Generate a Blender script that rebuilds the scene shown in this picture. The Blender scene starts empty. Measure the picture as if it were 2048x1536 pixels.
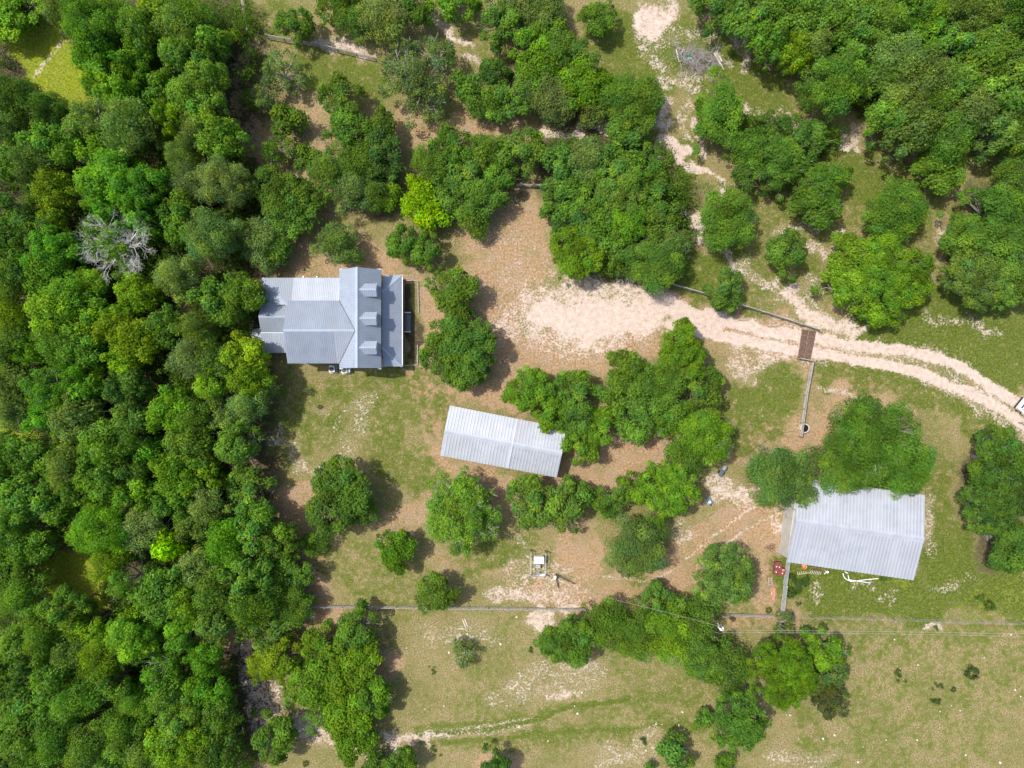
import bpy, math, random
import numpy as np
from mathutils import Vector, Matrix

# ------------------------------------------------------------------ camera, sky, sun, exposure
CAM_H = 92.0
GROUND_W = 133.0
SC = GROUND_W / 2048.0                      # metres per photo pixel at ground level
scene = bpy.context.scene
cam_d = bpy.data.cameras.new("camera")
cam_d.sensor_width = 36.0
cam_d.lens = 36.0 * CAM_H / GROUND_W
cam_d.clip_start = 0.5
cam_d.clip_end = 6000.0
cam = bpy.data.objects.new("camera", cam_d)
cam.location = (0, 0, CAM_H)
scene.collection.objects.link(cam)
scene.camera = cam

SUN_EL = math.radians(62.0)
SUN_AZ = (-0.935, 0.354)                    # horizontal direction towards the sun
world = bpy.data.worlds.new("World")
scene.world = world
world.use_nodes = True
wn = world.node_tree.nodes
sky = wn.new("ShaderNodeTexSky")
sky.sky_type = 'NISHITA'
sky.sun_disc = False
sky.dust_density = 3.0
sky.sun_elevation = SUN_EL
sky.sun_rotation = math.atan2(SUN_AZ[0], SUN_AZ[1])
world.node_tree.links.new(sky.outputs[0], wn["Background"].inputs[0])
wn["Background"].inputs[1].default_value = 0.145

sun_d = bpy.data.lights.new("sun", 'SUN')
sun_d.energy = 3.5
sun_d.angle = math.radians(0.6)
sun_d.color = (1.0, 0.94, 0.85)
sun = bpy.data.objects.new("sun", sun_d)
sdir = Vector((-SUN_AZ[0] * math.cos(SUN_EL), -SUN_AZ[1] * math.cos(SUN_EL), -math.sin(SUN_EL)))
sun.rotation_euler = sdir.to_track_quat('-Z', 'Y').to_euler()
sun.location = (-40, 20, 80)
scene.collection.objects.link(sun)
scene.view_settings.view_transform = 'Standard'
scene.view_settings.look = 'None'
scene.view_settings.gamma = 1.0
scene.view_settings.exposure = 0.63
scene.cycles.max_bounces = 6
scene.cycles.diffuse_bounces = 3
scene.cycles.transparent_max_bounces = 4

C = scene.collection
rng = np.random.default_rng(7)
random.seed(7)


def at(px, py, z=0.0):
    """the point at height z that the photo shows at pixel (px, py) of 2048 x 1536"""
    f = SC * (CAM_H - z) / CAM_H
    return Vector(((px - 1024) * f, (768 - py) * f, z))


def props(o, label=None, cat=None, group=None, kind=None):
    if label: o["label"] = label
    if cat: o["category"] = cat
    if group: o["group"] = group
    if kind: o["kind"] = kind
    return o


def empty(name, loc, rz=0.0, **kw):
    o = bpy.data.objects.new(name, None)
    o.location = loc
    o.rotation_euler = (0, 0, rz)
    o.empty_display_size = 0.3
    C.objects.link(o)
    return props(o, **kw)


# ------------------------------------------------------------------ materials
def nmat(name):
    m = bpy.data.materials.new(name)
    m.use_nodes = True
    return m, m.node_tree.nodes, m.node_tree.links, m.node_tree.nodes["Principled BSDF"]


def simple(name, col, rough=0.6, metal=0.0, var=0.25, scale=3.0, bump=0.0, stretch=(1, 1, 1)):
    m, n, l, b = nmat(name)
    tc = n.new("ShaderNodeTexCoord")
    mp = n.new("ShaderNodeMapping"); mp.inputs["Scale"].default_value = stretch
    l.new(tc.outputs["Object"], mp.inputs[0])
    nz = n.new("ShaderNodeTexNoise"); nz.inputs["Scale"].default_value = scale; nz.inputs["Detail"].default_value = 5
    l.new(mp.outputs[0], nz.inputs["Vector"])
    mr = n.new("ShaderNodeMapRange")
    mr.inputs["From Min"].default_value = 0.3; mr.inputs["From Max"].default_value = 0.7
    mr.inputs["To Min"].default_value = 1 - var; mr.inputs["To Max"].default_value = 1 + var
    l.new(nz.outputs[0], mr.inputs[0])
    mx = n.new("ShaderNodeVectorMath"); mx.operation = 'SCALE'
    mx.inputs[0].default_value = col
    l.new(mr.outputs[0], mx.inputs["Scale"])
    l.new(mx.outputs[0], b.inputs["Base Color"])
    b.inputs["Roughness"].default_value = rough
    b.inputs["Metallic"].default_value = metal
    if bump:
        bp = n.new("ShaderNodeBump"); bp.inputs["Strength"].default_value = bump; bp.inputs["Distance"].default_value = 0.02
        l.new(nz.outputs[0], bp.inputs["Height"]); l.new(bp.outputs[0], b.inputs["Normal"])
    return m


def leaf_material():
    m, n, l, b = nmat("leaves")
    oi = n.new("ShaderNodeObjectInfo")
    at_ = n.new("ShaderNodeAttribute"); at_.attribute_name = "tone"
    mx = n.new("ShaderNodeMix"); mx.data_type = 'RGBA'; mx.blend_type = 'MULTIPLY'; mx.inputs[0].default_value = 1.0
    l.new(oi.outputs["Color"], mx.inputs[6]); l.new(at_.outputs["Color"], mx.inputs[7])
    l.new(mx.outputs[2], b.inputs["Base Color"])
    b.inputs["Roughness"].default_value = 0.65
    b.inputs["Specular IOR Level"].default_value = 0.06
    tr = n.new("ShaderNodeBsdfTranslucent")
    hs = n.new("ShaderNodeHueSaturation"); hs.inputs["Saturation"].default_value = 1.15; hs.inputs["Value"].default_value = 1.7
    l.new(mx.outputs[2], hs.inputs["Color"]); l.new(hs.outputs[0], tr.inputs[0])
    ms = n.new("ShaderNodeMixShader"); ms.inputs[0].default_value = 0.42
    l.new(b.outputs[0], ms.inputs[1]); l.new(tr.outputs[0], ms.inputs[2])
    l.new(ms.outputs[0], n["Material Output"].inputs[0])
    return m


def bark_material():
    m, n, l, b = nmat("bark")
    oi = n.new("ShaderNodeObjectInfo")
    tc = n.new("ShaderNodeTexCoord")
    nz = n.new("ShaderNodeTexNoise"); nz.inputs["Scale"].default_value = 6; nz.inputs["Detail"].default_value = 4
    l.new(tc.outputs["Object"], nz.inputs["Vector"])
    mr = n.new("ShaderNodeMapRange"); mr.inputs["To Min"].default_value = 0.5; mr.inputs["To Max"].default_value = 1.5
    l.new(nz.outputs[0], mr.inputs[0])
    mx = n.new("ShaderNodeVectorMath"); mx.operation = 'SCALE'
    l.new(oi.outputs["Color"], mx.inputs[0]); l.new(mr.outputs[0], mx.inputs["Scale"])
    l.new(mx.outputs[0], b.inputs["Base Color"])
    b.inputs["Roughness"].default_value = 0.9
    return m


def roof_material(name, col, metal=0.28, rough=0.55):
    """galvanised sheet: faint streaks down the sheets and panel to panel change"""
    m, n, l, b = nmat(name)
    tc = n.new("ShaderNodeTexCoord")
    at_ = n.new("ShaderNodeAttribute"); at_.attribute_name = "panel"
    nz = n.new("ShaderNodeTexNoise"); nz.inputs["Scale"].default_value = 0.9; nz.inputs["Detail"].default_value = 6; nz.inputs["Roughness"].default_value = 0.65
    l.new(tc.outputs["Object"], nz.inputs["Vector"])
    mr = n.new("ShaderNodeMapRange"); mr.inputs["From Min"].default_value = 0.3; mr.inputs["From Max"].default_value = 0.7
    mr.inputs["To Min"].default_value = 0.88; mr.inputs["To Max"].default_value = 1.1
    l.new(nz.outputs[0], mr.inputs[0])
    mu = n.new("ShaderNodeMath"); mu.operation = 'MULTIPLY'
    l.new(mr.outputs[0], mu.inputs[0]); l.new(at_.outputs["Fac"], mu.inputs[1])
    mx = n.new("ShaderNodeVectorMath"); mx.operation = 'SCALE'; mx.inputs[0].default_value = col
    l.new(mu.outputs[0], mx.inputs["Scale"])
    # dust and a little rust lodged in places
    nd = n.new("ShaderNodeTexNoise"); nd.inputs["Scale"].default_value = 0.45; nd.inputs["Detail"].default_value = 8; nd.inputs["Roughness"].default_value = 0.75
    l.new(tc.outputs["Object"], nd.inputs["Vector"])
    rd = n.new("ShaderNodeMapRange"); rd.inputs["From Min"].default_value = 0.50; rd.inputs["From Max"].default_value = 0.72; rd.inputs["To Max"].default_value = 0.38
    l.new(nd.outputs[0], rd.inputs[0])
    dm = n.new("ShaderNodeMix"); dm.data_type = 'RGBA'; dm.inputs[7].default_value = (0.20, 0.185, 0.165, 1)
    l.new(rd.outputs[0], dm.inputs[0]); l.new(mx.outputs[0], dm.inputs[6]); l.new(dm.outputs[2], b.inputs["Base Color"])
    b.inputs["Metallic"].default_value = metal
    rr = n.new("ShaderNodeMapRange"); rr.inputs["To Min"].default_value = rough - 0.08; rr.inputs["To Max"].default_value = rough + 0.12
    l.new(nz.outputs[0], rr.inputs[0]); l.new(rr.outputs[0], b.inputs["Roughness"])
    return m


M = dict(
    leaf=leaf_material(), bark=bark_material(),
    roof=roof_material("galvanised_roof", (0.268, 0.310, 0.378)),
    roof_bright=roof_material("galvanised_roof_bright", (0.345, 0.38, 0.445)),
    barn_roof=roof_material("barn_roof", (0.375, 0.397, 0.437), 0.3, 0.5),
    white=simple("white_paint", (0.70, 0.70, 0.69), 0.5, 0, 0.08, 2),
    wall=simple("painted_board", (0.62, 0.60, 0.55), 0.7, 0, 0.1, 2, 0.1, (1, 1, 8)),
    barn_wall=simple("barn_sheet_wall", (0.47, 0.48, 0.47), 0.5, 0.25, 0.1, 1.5),
    dark=simple("dark_metal", (0.03, 0.03, 0.035), 0.6, 0.2, 0.3, 4),
    fan=simple("fan_grey", (0.10, 0.11, 0.12), 0.5, 0.4, 0.2, 4),
    acgreen=simple("grey_green_case", (0.20, 0.26, 0.27), 0.5, 0.1, 0.1, 3),
    slate=simple("slate_step", (0.10, 0.13, 0.17), 0.5, 0.1, 0.15, 3),
    glass=simple("window_glass", (0.03, 0.04, 0.05), 0.08, 0, 0.1, 1),
    wood=simple("grey_wood", (0.27, 0.25, 0.22), 0.85, 0, 0.35, 5, 0.3),
    deck=simple("deck_wood", (0.20, 0.15, 0.11), 0.85, 0, 0.3, 5, 0.2),
    pipe=simple("grey_pipe", (0.40, 0.41, 0.41), 0.5, 0.3, 0.25, 6),
    pit=simple("pit_soil", (0.045, 0.04, 0.03), 0.95, 0, 0.5, 4),
    rust=simple("rusty_steel", (0.17, 0.105, 0.078), 0.8, 0.2, 0.45, 5, 0.2),
    maroon=simple("maroon_paint", (0.17, 0.042, 0.036), 0.45, 0.1, 0.3, 4),
    red=simple("faded_red", (0.48, 0.17, 0.125), 0.6, 0, 0.25, 4),
    orange=simple("orange_plastic", (0.55, 0.22, 0.09), 0.5, 0, 0.1, 4),
    water=simple("dark_water", (0.012, 0.016, 0.014), 0.08, 0, 0.3, 3),
    concrete=simple("pale_concrete", (0.42, 0.40, 0.37), 0.8, 0, 0.2, 5),
    blue=simple("blue_plastic", (0.15, 0.22, 0.29), 0.4, 0, 0.2, 4),
    greenplastic=simple("green_plastic", (0.06, 0.34, 0.20), 0.4, 0, 0.2, 4),
    rubber=simple("rubber", (0.02, 0.02, 0.02), 0.8, 0, 0.2, 4),
    stone=simple("pale_stone", (0.52, 0.49, 0.42), 0.9, 0, 0.2, 6),
    wire=simple("wire", (0.36, 0.36, 0.34), 0.5, 0.2, 0.1, 4),
    pole=simple("pole_wood", (0.09, 0.065, 0.05), 0.9, 0, 0.3, 6),
)


# ------------------------------------------------------------------ mesh building
class MB:
    """collects simple shapes into one mesh"""
    def __init__(self):
        self.v, self.f, self.p = [], [], []

    def poly(self, pts, panel=1.0):
        i = len(self.v)
        self.v += [tuple(p) for p in pts]
        self.f.append(tuple(range(i, i + len(pts)))); self.p.append(panel)
        return self

    def hull(self, bot, top, panel=1.0):
        """closed prism between two rings of equal length"""
        n = len(bot); i = len(self.v)
        self.v += [tuple(p) for p in bot] + [tuple(p) for p in top]
        self.f.append(tuple(i + k for k in reversed(range(n))))
        self.f.append(tuple(i + n + k for k in range(n)))
        for k in range(n):
            a, b = k, (k + 1) % n
            self.f.append((i + a, i + b, i + n + b, i + n + a))
        self.p += [panel] * (n + 2)
        return self

    def box(self, c, s, rz=0.0, taper=1.0, panel=1.0):
        cx, cy, cz = c; x, y, z = s[0] / 2, s[1] / 2, s[2] / 2
        co, si = math.cos(rz), math.sin(rz)
        def ring(zz, t):
            return [(cx + (a * co - b * si), cy + (a * si + b * co), zz)
                    for a, b in ((-x * t, -y * t), (x * t, -y * t), (x * t, y * t), (-x * t, y * t))]
        return self.hull(ring(cz - z, 1), ring(cz + z, taper), panel)

    def tube(self, p, q, r0, r1=None, n=8, cap=True, panel=1.0):
        r1 = r0 if r1 is None else r1
        p, q = Vector(p), Vector(q)
        d = (q - p)
        if d.length < 1e-6: return self
        d.normalize()
        a = d.orthogonal().normalized(); b = d.cross(a)
        ang = [2 * math.pi * k / n for k in range(n)]
        bot = [p + (a * math.cos(t) + b * math.sin(t)) * r0 for t in ang]
        top = [q + (a * math.cos(t) + b * math.sin(t)) * r1 for t in ang]
        return self.hull(bot, top, panel)

    def path(self, pts, r, n=6):
        for a, b in zip(pts[:-1], pts[1:]): self.tube(a, b, r, r, n)
        return self

    def lathe(self, c, prof, n=20):
        """profile of (radius, z) turned about the vertical through c"""
        i = len(self.v)
        for r, z in prof:
            for k in range(n):
                t = 2 * math.pi * k / n
                self.v.append((c[0] + r * math.cos(t), c[1] + r * math.sin(t), c[2] + z))
        for j in range(len(prof) - 1):
            for k in range(n):
                a = i + j * n + k; b = i + j * n + (k + 1) % n
                self.f.append((a, b, b + n, a + n)); self.p.append(1.0)
        self.f.append(tuple(i + k for k in reversed(range(n)))); self.p.append(1.0)
        e = i + (len(prof) - 1) * n
        self.f.append(tuple(e + k for k in range(n))); self.p.append(1.0)
        return self

    def build(self, name, mat, parent=None, smooth=False, bevel=0.0, off=None):
        me = bpy.data.meshes.new(name)
        v = self.v
        if off is not None: v = [(a - off[0], b - off[1], c - off[2]) for a, b, c in v]
        me.from_pydata(v, [], self.f)
        at_ = me.attributes.new("panel", 'FLOAT', 'FACE')
        at_.data.foreach_set("value", np.array(self.p, dtype=np.float32))
        me.materials.append(mat)
        if smooth: me.polygons.foreach_set("use_smooth", [True] * len(me.polygons))
        me.update()
        o = bpy.data.objects.new(name, me)
        if off is not None and parent is None: o.location = off
        C.objects.link(o)
        if parent is not None: o.parent = parent
        if bevel:
            md = o.modifiers.new("bevel", 'BEVEL'); md.width = bevel; md.segments = 2; md.limit_method = 'ANGLE'
        return o


def quad_mesh(name, verts, tone, mat, uvn=4):
    """mesh of loose quads straight from numpy: verts (N,4,3), tone (N,3)"""
    n = len(verts)
    me = bpy.data.meshes.new(name)
    me.vertices.add(n * 4)
    me.vertices.foreach_set("co", verts.reshape(-1).astype(np.float32))
    me.loops.add(n * 4)
    me.loops.foreach_set("vertex_index", np.arange(n * 4, dtype=np.int32))
    me.polygons.add(n)
    me.polygons.foreach_set("loop_start", np.arange(0, n * 4, 4, dtype=np.int32))
    ca = me.attributes.new("tone", 'FLOAT_COLOR', 'FACE')
    ca.data.foreach_set("color", np.concatenate([tone, np.ones((n, 1))], 1).astype(np.float32).reshape(-1))
    me.materials.append(mat)
    me.update(calc_edges=True)
    return me


def unit(a):
    return a / np.maximum(np.linalg.norm(a, axis=-1, keepdims=True), 1e-9)


def leaf_quads(pos, nor, size, r, narrow=0.6):
    """one folded rhombic leaf spray per point"""
    n = len(pos)
    t = unit(np.cross(nor, unit(r.normal(size=(n, 3)))))
    b = np.cross(nor, t)
    L = size[:, None] * 0.5
    W = L * narrow
    fold = nor * (L * r.uniform(-0.25, 0.35, (n, 1)))
    return np.stack([pos - t * L, pos + b * W + fold, pos + t * L, pos - b * W + fold], 1)

# ------------------------------------------------------------------ ground: one sheet, ground cover worked out per vertex
def vnoise(x, y, s, seed):
    """smooth value noise, cell size s metres"""
    g = np.random.default_rng(seed).random((128, 128))
    X, Y = x / s, y / s
    xi, yi = np.floor(X).astype(int), np.floor(Y).astype(int)
    fx, fy = X - xi, Y - yi
    fx = fx * fx * (3 - 2 * fx); fy = fy * fy * (3 - 2 * fy)
    a = g[xi % 128, yi % 128]; b = g[(xi + 1) % 128, yi % 128]
    c = g[xi % 128, (yi + 1) % 128]; d = g[(xi + 1) % 128, (yi + 1) % 128]
    return (a * (1 - fx) + b * fx) * (1 - fy) + (c * (1 - fx) + d * fx) * fy


def fbm(x, y, s, seed):
    return (vnoise(x, y, s, seed) * 0.5 + vnoise(x, y, s / 2.1, seed + 1) * 0.28 + vnoise(x, y, s / 4.3, seed + 2) * 0.22)


# cover kind, polyline in photo pixels, half width in pixels, strength; last D: dark mulch with porch shade painted into the bed
COVER = """
S 1.12 44 1095,630 1140,642 1210,635 1290,628
S 0.62 88 1085,628 1140,640 1210,635 1270,625
S 0.55 44 1010,640 1060,650 1100,680
S 0.68 34 1140,590 1220,590 1310,600
S 1.1 26 1270,625 1350,628 1420,645
S 0.5 26 1480,655 1700,692 1880,722 1990,790 2080,860
S 0.5 22 1480,688 1700,722 1850,755 1960,810 2060,880
S 1.06 8.5 1372,620 1472,651 1599,675 1705,689 1822,702 1905,728 1972,764 2100,845
S 1.06 8.5 1340,650 1439,672 1585,699 1705,719 1839,747 1939,784 2005,818 2110,890
S 0.12 24 1400,650 1600,688 1720,705 1850,728 1960,782 2080,860
S 0.36 22 1790,718 1900,752 1990,800
S 0.55 22 1480,735 1530,722 1560,712
S 0.26 95 1040,560 1150,570
S 0.24 70 1000,480 1040,560 1030,640
S 0.9 44 1308,34 1314,38
S 0.75 17 640,66 700,84 735,108
S 0.62 20 945,112 962,120
S 0.7 12 880,45 920,62 960,72
S 0.75 16 1335,190 1352,250
S 1.0 16 1345,280 1380,325 1408,348
S 0.8 14 1400,340 1440,378
S 0.5 10 1385,200 1388,280
S 0.75 9 1392,240 1412,312
S 0.85 13 1375,425 1402,475
S 0.8 11 1100,256 1160,264 1215,268
S 0.95 18 1685,265 1702,284
S 0.6 10 1525,232 1590,240
S 0.8 24 1580,590 1610,625 1690,638
S 0.8 18 1640,648 1725,652
S 0.6 14 1480,540 1500,556
S 0.45 14 1850,640 1920,650 2000,665
S 0.6 40 500,1300 520,1360 530,1440
S 0.6 26 600,1440 640,1480 700,1500
S 0.7 13 785,1468 850,1478
S 0.42 55 1050,1145 1120,1165
S 0.6 22 985,1195 1120,1202
S 0.75 22 1075,1238 1085,1245
S 0.7 28 1440,975 1500,1008
S 0.65 18 1545,1050 1560,1020
S 0.6 14 1120,1375 1145,1382
S 0.4 26 1260,1505 1290,1520
S 0.46 16 1868,1010 1866,1090
S 0.38 12 1885,1160 1930,1158 1955,1140
S 0.75 12 1860,1246 1880,1250
S 0.42 13 1775,1205 1785,1212
S 0.4 12 1630,1190 1650,1195
S 0.4 14 1710,1180 1730,1184
S 0.45 14 1030,1060 1060,1090
S 0.5 20 1350,1050 1390,1070
S 0.5 16 1440,500 1480,540
S 0.5 8 1448,60 1480,90
S 0.5 8 1440,110 1465,130
S 0.6 6 1475,70 1478,95
S 0.5 14 650,930 590,910
S 0.45 14 560,850 600,900
S 0.4 14 640,800 660,830
S 0.5 6 125,82 95,118 66,155
S 0.5 16 1360,150 1420,160
S 0.45 20 1300,80 1340,120
L 0.7 24 1450,660 1600,686 1720,705
L 0.7 20 1290,590 1400,612 1560,650
L 0.6 22 1440,690 1560,715 1680,735
S 0.55 4 1375,1120 1420,1085 1470,1045 1525,1005
S 0.5 4 1395,1135 1440,1105 1490,1060 1545,1030
S 0.45 4 1200,1150 1290,1165 1350,1140
S 0.45 5 1620,770 1700,790 1790,840
L 0.6 5 1640,740 1740,780 1830,830
G 0.5 5 1480,760 1520,735 1590,730
L 0.5 6 1480,790 1530,755 1590,745
G 0.55 60 1480,470 1560,560
G 0.6 60 1680,440 1700,330
G 0.5 60 1860,440 1830,520
G 0.45 70 1300,250 1340,330
G 0.45 60 1000,100 940,60
G 0.45 50 1560,120 1600,220
G 0.55 16 860,1462 960,1452 1080,1440
G 0.55 12 1080,1432 1180,1408 1260,1398 1360,1392
G 0.6 14 1040,1490 1180,1470 1300,1452 1420,1440
G 0.5 12 900,1490 1000,1486 1120,1478
S 0.45 7 840,1474 960,1466 1060,1452
G 0.65 90 1560,420 1500,540
G 0.6 70 1750,400 1840,300
G 0.6 60 1600,560 1720,460
G 0.42 90 1750,1420 1950,1400
G 0.36 120 1000,1330 1350,1430
G 0.42 80 1800,1320 2040,1340
G 0.4 60 1950,1500 1750,1510
S 0.4 30 1060,1330 1140,1310
S 0.5 22 1490,535 1520,560 1560,600
S 0.5 20 1560,300 1590,250 1520,225
S 0.45 26 1620,560 1660,640
S 0.5 16 1470,380 1500,430 1440,490
S 0.45 18 1560,680 1640,690
S 0.4 40 1000,1380 1180,1330
S 0.42 30 1560,1510 1640,1500
S 0.4 26 1290,1480 1200,1510
S 0.6 9 1478,40 1500,90 1490,140
S 0.62 12 1490,215 1540,235 1600,250
S 0.6 16 1600,470 1640,500 1670,450
L 0.6 24 1640,470 1700,590
S 0.5 12 1880,430 1870,500 1855,560
S 0.62 16 1420,470 1470,520 1500,560
S 0.55 14 1330,150 1400,180
S 0.6 14 1720,250 1735,290
S 0.5 12 1800,285 1830,300
S 0.5 16 1620,420 1560,455
S 0.5 10 1345,235 1360,285
L 0.5 30 1500,480 1590,540
S 0.45 22 1340,60 1420,75
G 0.95 6 830,1470 950,1462 1060,1444 1150,1412 1260,1398
G 0.8 5 840,1486 960,1480 1080,1470 1200,1462 1330,1450 1440,1440
G 0.7 5 860,1452 960,1446 1040,1436
D 0.35 4 830,1478 950,1472 1060,1455 1150,1424
S 0.5 4 836,1466 950,1456 1060,1436
D 0.3 4 1000,1500 1150,1488 1300,1470
S 0.36 40 860,1270 960,1260
S 0.36 30 700,830 690,900
S 0.4 24 740,800 700,830
S 0.34 30 1700,1110 1800,1130
L 0.95 20 868,560 862,640 856,740
L 0.8 70 1010,450 1000,560
L 0.95 36 960,560 990,640 1005,720
L 0.95 32 1010,715 1100,705 1200,712 1290,685
L 0.9 28 830,760 920,780 1000,792
L 0.85 16 880,800 868,930 1000,965 1135,965
L 0.85 14 1040,828 1000,806 890,790
L 0.95 40 1140,935 1220,925 1330,900
L 0.9 26 1150,955 1250,958
L 0.8 22 960,965 1010,1010
L 0.85 30 1435,890 1520,875 1600,850
L 0.9 36 1560,900 1640,850 1720,800
L 0.6 30 1660,760 1740,790 1800,800
L 0.9 40 1630,960 1660,880
L 0.8 36 1090,1188 1280,1190 1400,1110 1540,1020
L 0.85 30 1180,1080 1160,1130
L 0.9 16 620,1235 730,1222
L 0.75 40 600,1000 620,1200
L 0.6 26 760,1060 860,1010
L 0.85 14 540,556 820,548
L 0.65 34 590,500 780,520
L 0.5 40 610,220 650,310
L 0.75 28 850,255 990,260
L 0.6 40 530,290 640,430
L 0.5 18 490,110 510,300
L 0.95 20 370,610 405,665
L 0.95 18 1540,1120 1535,1220
L 0.5 30 1550,700 1600,730
L 0.9 14 1460,1240 1590,1246
L 0.55 14 1890,1190 1960,1150
L 0.45 20 870,1110 1020,1150
L 0.5 40 1690,520 1600,470
L 0.5 14 1890,415 1870,480
L 0.8 22 980,1520 1020,1536
L 0.7 24 700,1400 780,1330
L 0.6 26 820,240 760,310
L 0.7 30 1530,1010 1530,1090
L 0.5 24 480,900 540,960
L 0.7 40 460,1280 520,1260
G 0.62 60 600,820 700,815 850,800
G 0.6 36 640,785 840,762
G 0.66 40 760,870 830,960
G 0.5 40 540,770 590,880
G 0.8 45 1490,815 1560,775
G 0.7 36 1480,870 1540,850
G 0.75 28 1650,745 1800,775 1970,840
G 0.95 48 1740,640 1850,660 2060,690
G 0.9 32 1900,720 2060,750
G 1.0 46 1585,1155 1720,1190 1860,1205
G 1.0 44 1880,1110 1960,1180 2060,1200
G 0.75 24 1880,960 1905,1090
G 0.85 52 1240,60 1400,100 1510,160
G 0.75 30 1240,130 1330,170
G 0.85 42 1400,140 1560,260
G 0.75 30 1395,300 1330,400
G 0.85 42 1460,515 1390,560
G 0.85 52 1690,320 1770,390
G 0.85 50 1990,300 2048,320
G 0.9 40 1850,600 2060,600
G 0.65 42 490,30 560,60 660,100
G 0.85 36 610,140 750,165
G 0.5 60 690,1120 810,1170
G 0.65 30 940,1125 1070,1070
G 0.6 9 1030,1442 1130,1415 1260,1395
G 0.55 10 830,1450 1000,1432 1100,1420
G 0.6 13 980,1485 1200,1460 1420,1445
G 0.55 26 1240,1400 1430,1385
G 0.5 40 1700,1300 1760,1290 2060,1280
G 0.55 34 1620,1450 1650,1500
G 0.4 60 1480,1260 1700,1260
G 0.6 24 1730,950 1900,930
G 0.6 24 1330,1190 1280,1170
G 0.55 22 1530,470 1480,430
F 1.1 50 75,110 130,185
F 0.9 30 60,140 120,190
F 0.9 55 150,1150 170,1180
F 0.8 18 10,850 60,860
F 0.38 40 1960,1215 2060,1180
F 0.4 22 1740,1160 1820,1180
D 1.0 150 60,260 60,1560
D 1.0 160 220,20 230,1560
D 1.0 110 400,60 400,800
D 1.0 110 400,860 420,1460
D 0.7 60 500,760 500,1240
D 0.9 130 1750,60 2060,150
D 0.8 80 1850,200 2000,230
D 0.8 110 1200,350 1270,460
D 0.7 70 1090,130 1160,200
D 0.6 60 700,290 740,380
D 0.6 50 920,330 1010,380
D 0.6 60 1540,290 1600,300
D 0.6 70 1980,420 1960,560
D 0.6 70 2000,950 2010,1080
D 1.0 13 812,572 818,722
"""


def cover_weights(X, Y):
    W = {k: np.zeros(X.shape, np.float32) for k in "SLGFD"}
    # wander of the edges
    wx = X + (fbm(X, Y, 5.0, 11) - 0.5) * 5.0 + (vnoise(X, Y, 0.9, 12) - 0.5) * 1.0
    wy = Y + (fbm(X, Y, 5.0, 21) - 0.5) * 5.0 + (vnoise(X, Y, 0.9, 22) - 0.5) * 1.0
    for line in COVER.strip().splitlines():
        t = line.split()
        k, st, hw = t[0], float(t[1]), float(t[2]) * SC
        pts = [((float(a) - 1024) * SC, (768 - float(b)) * SC) for a, b in (q.split(",") for q in t[3:])]
        tight = k == "S" and hw < 10 * SC and st >= 1.0
        PX, PY = (X * 0.78 + wx * 0.22, Y * 0.78 + wy * 0.22) if hw < 9.9 * SC else (wx, wy)
        pad = hw * 2 + 4
        xs = [p[0] for p in pts]; ys = [p[1] for p in pts]
        sel = (X > min(xs) - pad) & (X < max(xs) + pad) & (Y > min(ys) - pad) & (Y < max(ys) + pad)
        if not sel.any(): continue
        qx, qy = PX[sel], PY[sel]
        d = np.full(qx.shape, 1e9)
        for (ax, ay), (bx, by) in zip(pts[:-1], pts[1:]):
            ux, uy = bx - ax, by - ay
            L2 = ux * ux + uy * uy + 1e-9
            s = np.clip(((qx - ax) * ux + (qy - ay) * uy) / L2, 0, 1)
            d = np.minimum(d, np.hypot(qx - ax - s * ux, qy - ay - s * uy))
        e = np.clip(((1.45 if k == "S" else 1.75) - d / hw) / 1.15, 0, 1) if not tight else np.clip(1.7 - d / hw, 0, 1)
        e = (e * e * (3 - 2 * e) if not tight else np.minimum(e * 1.25, 1)) * st
        W[k][sel] = np.maximum(W[k][sel], e)
    return W


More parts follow.
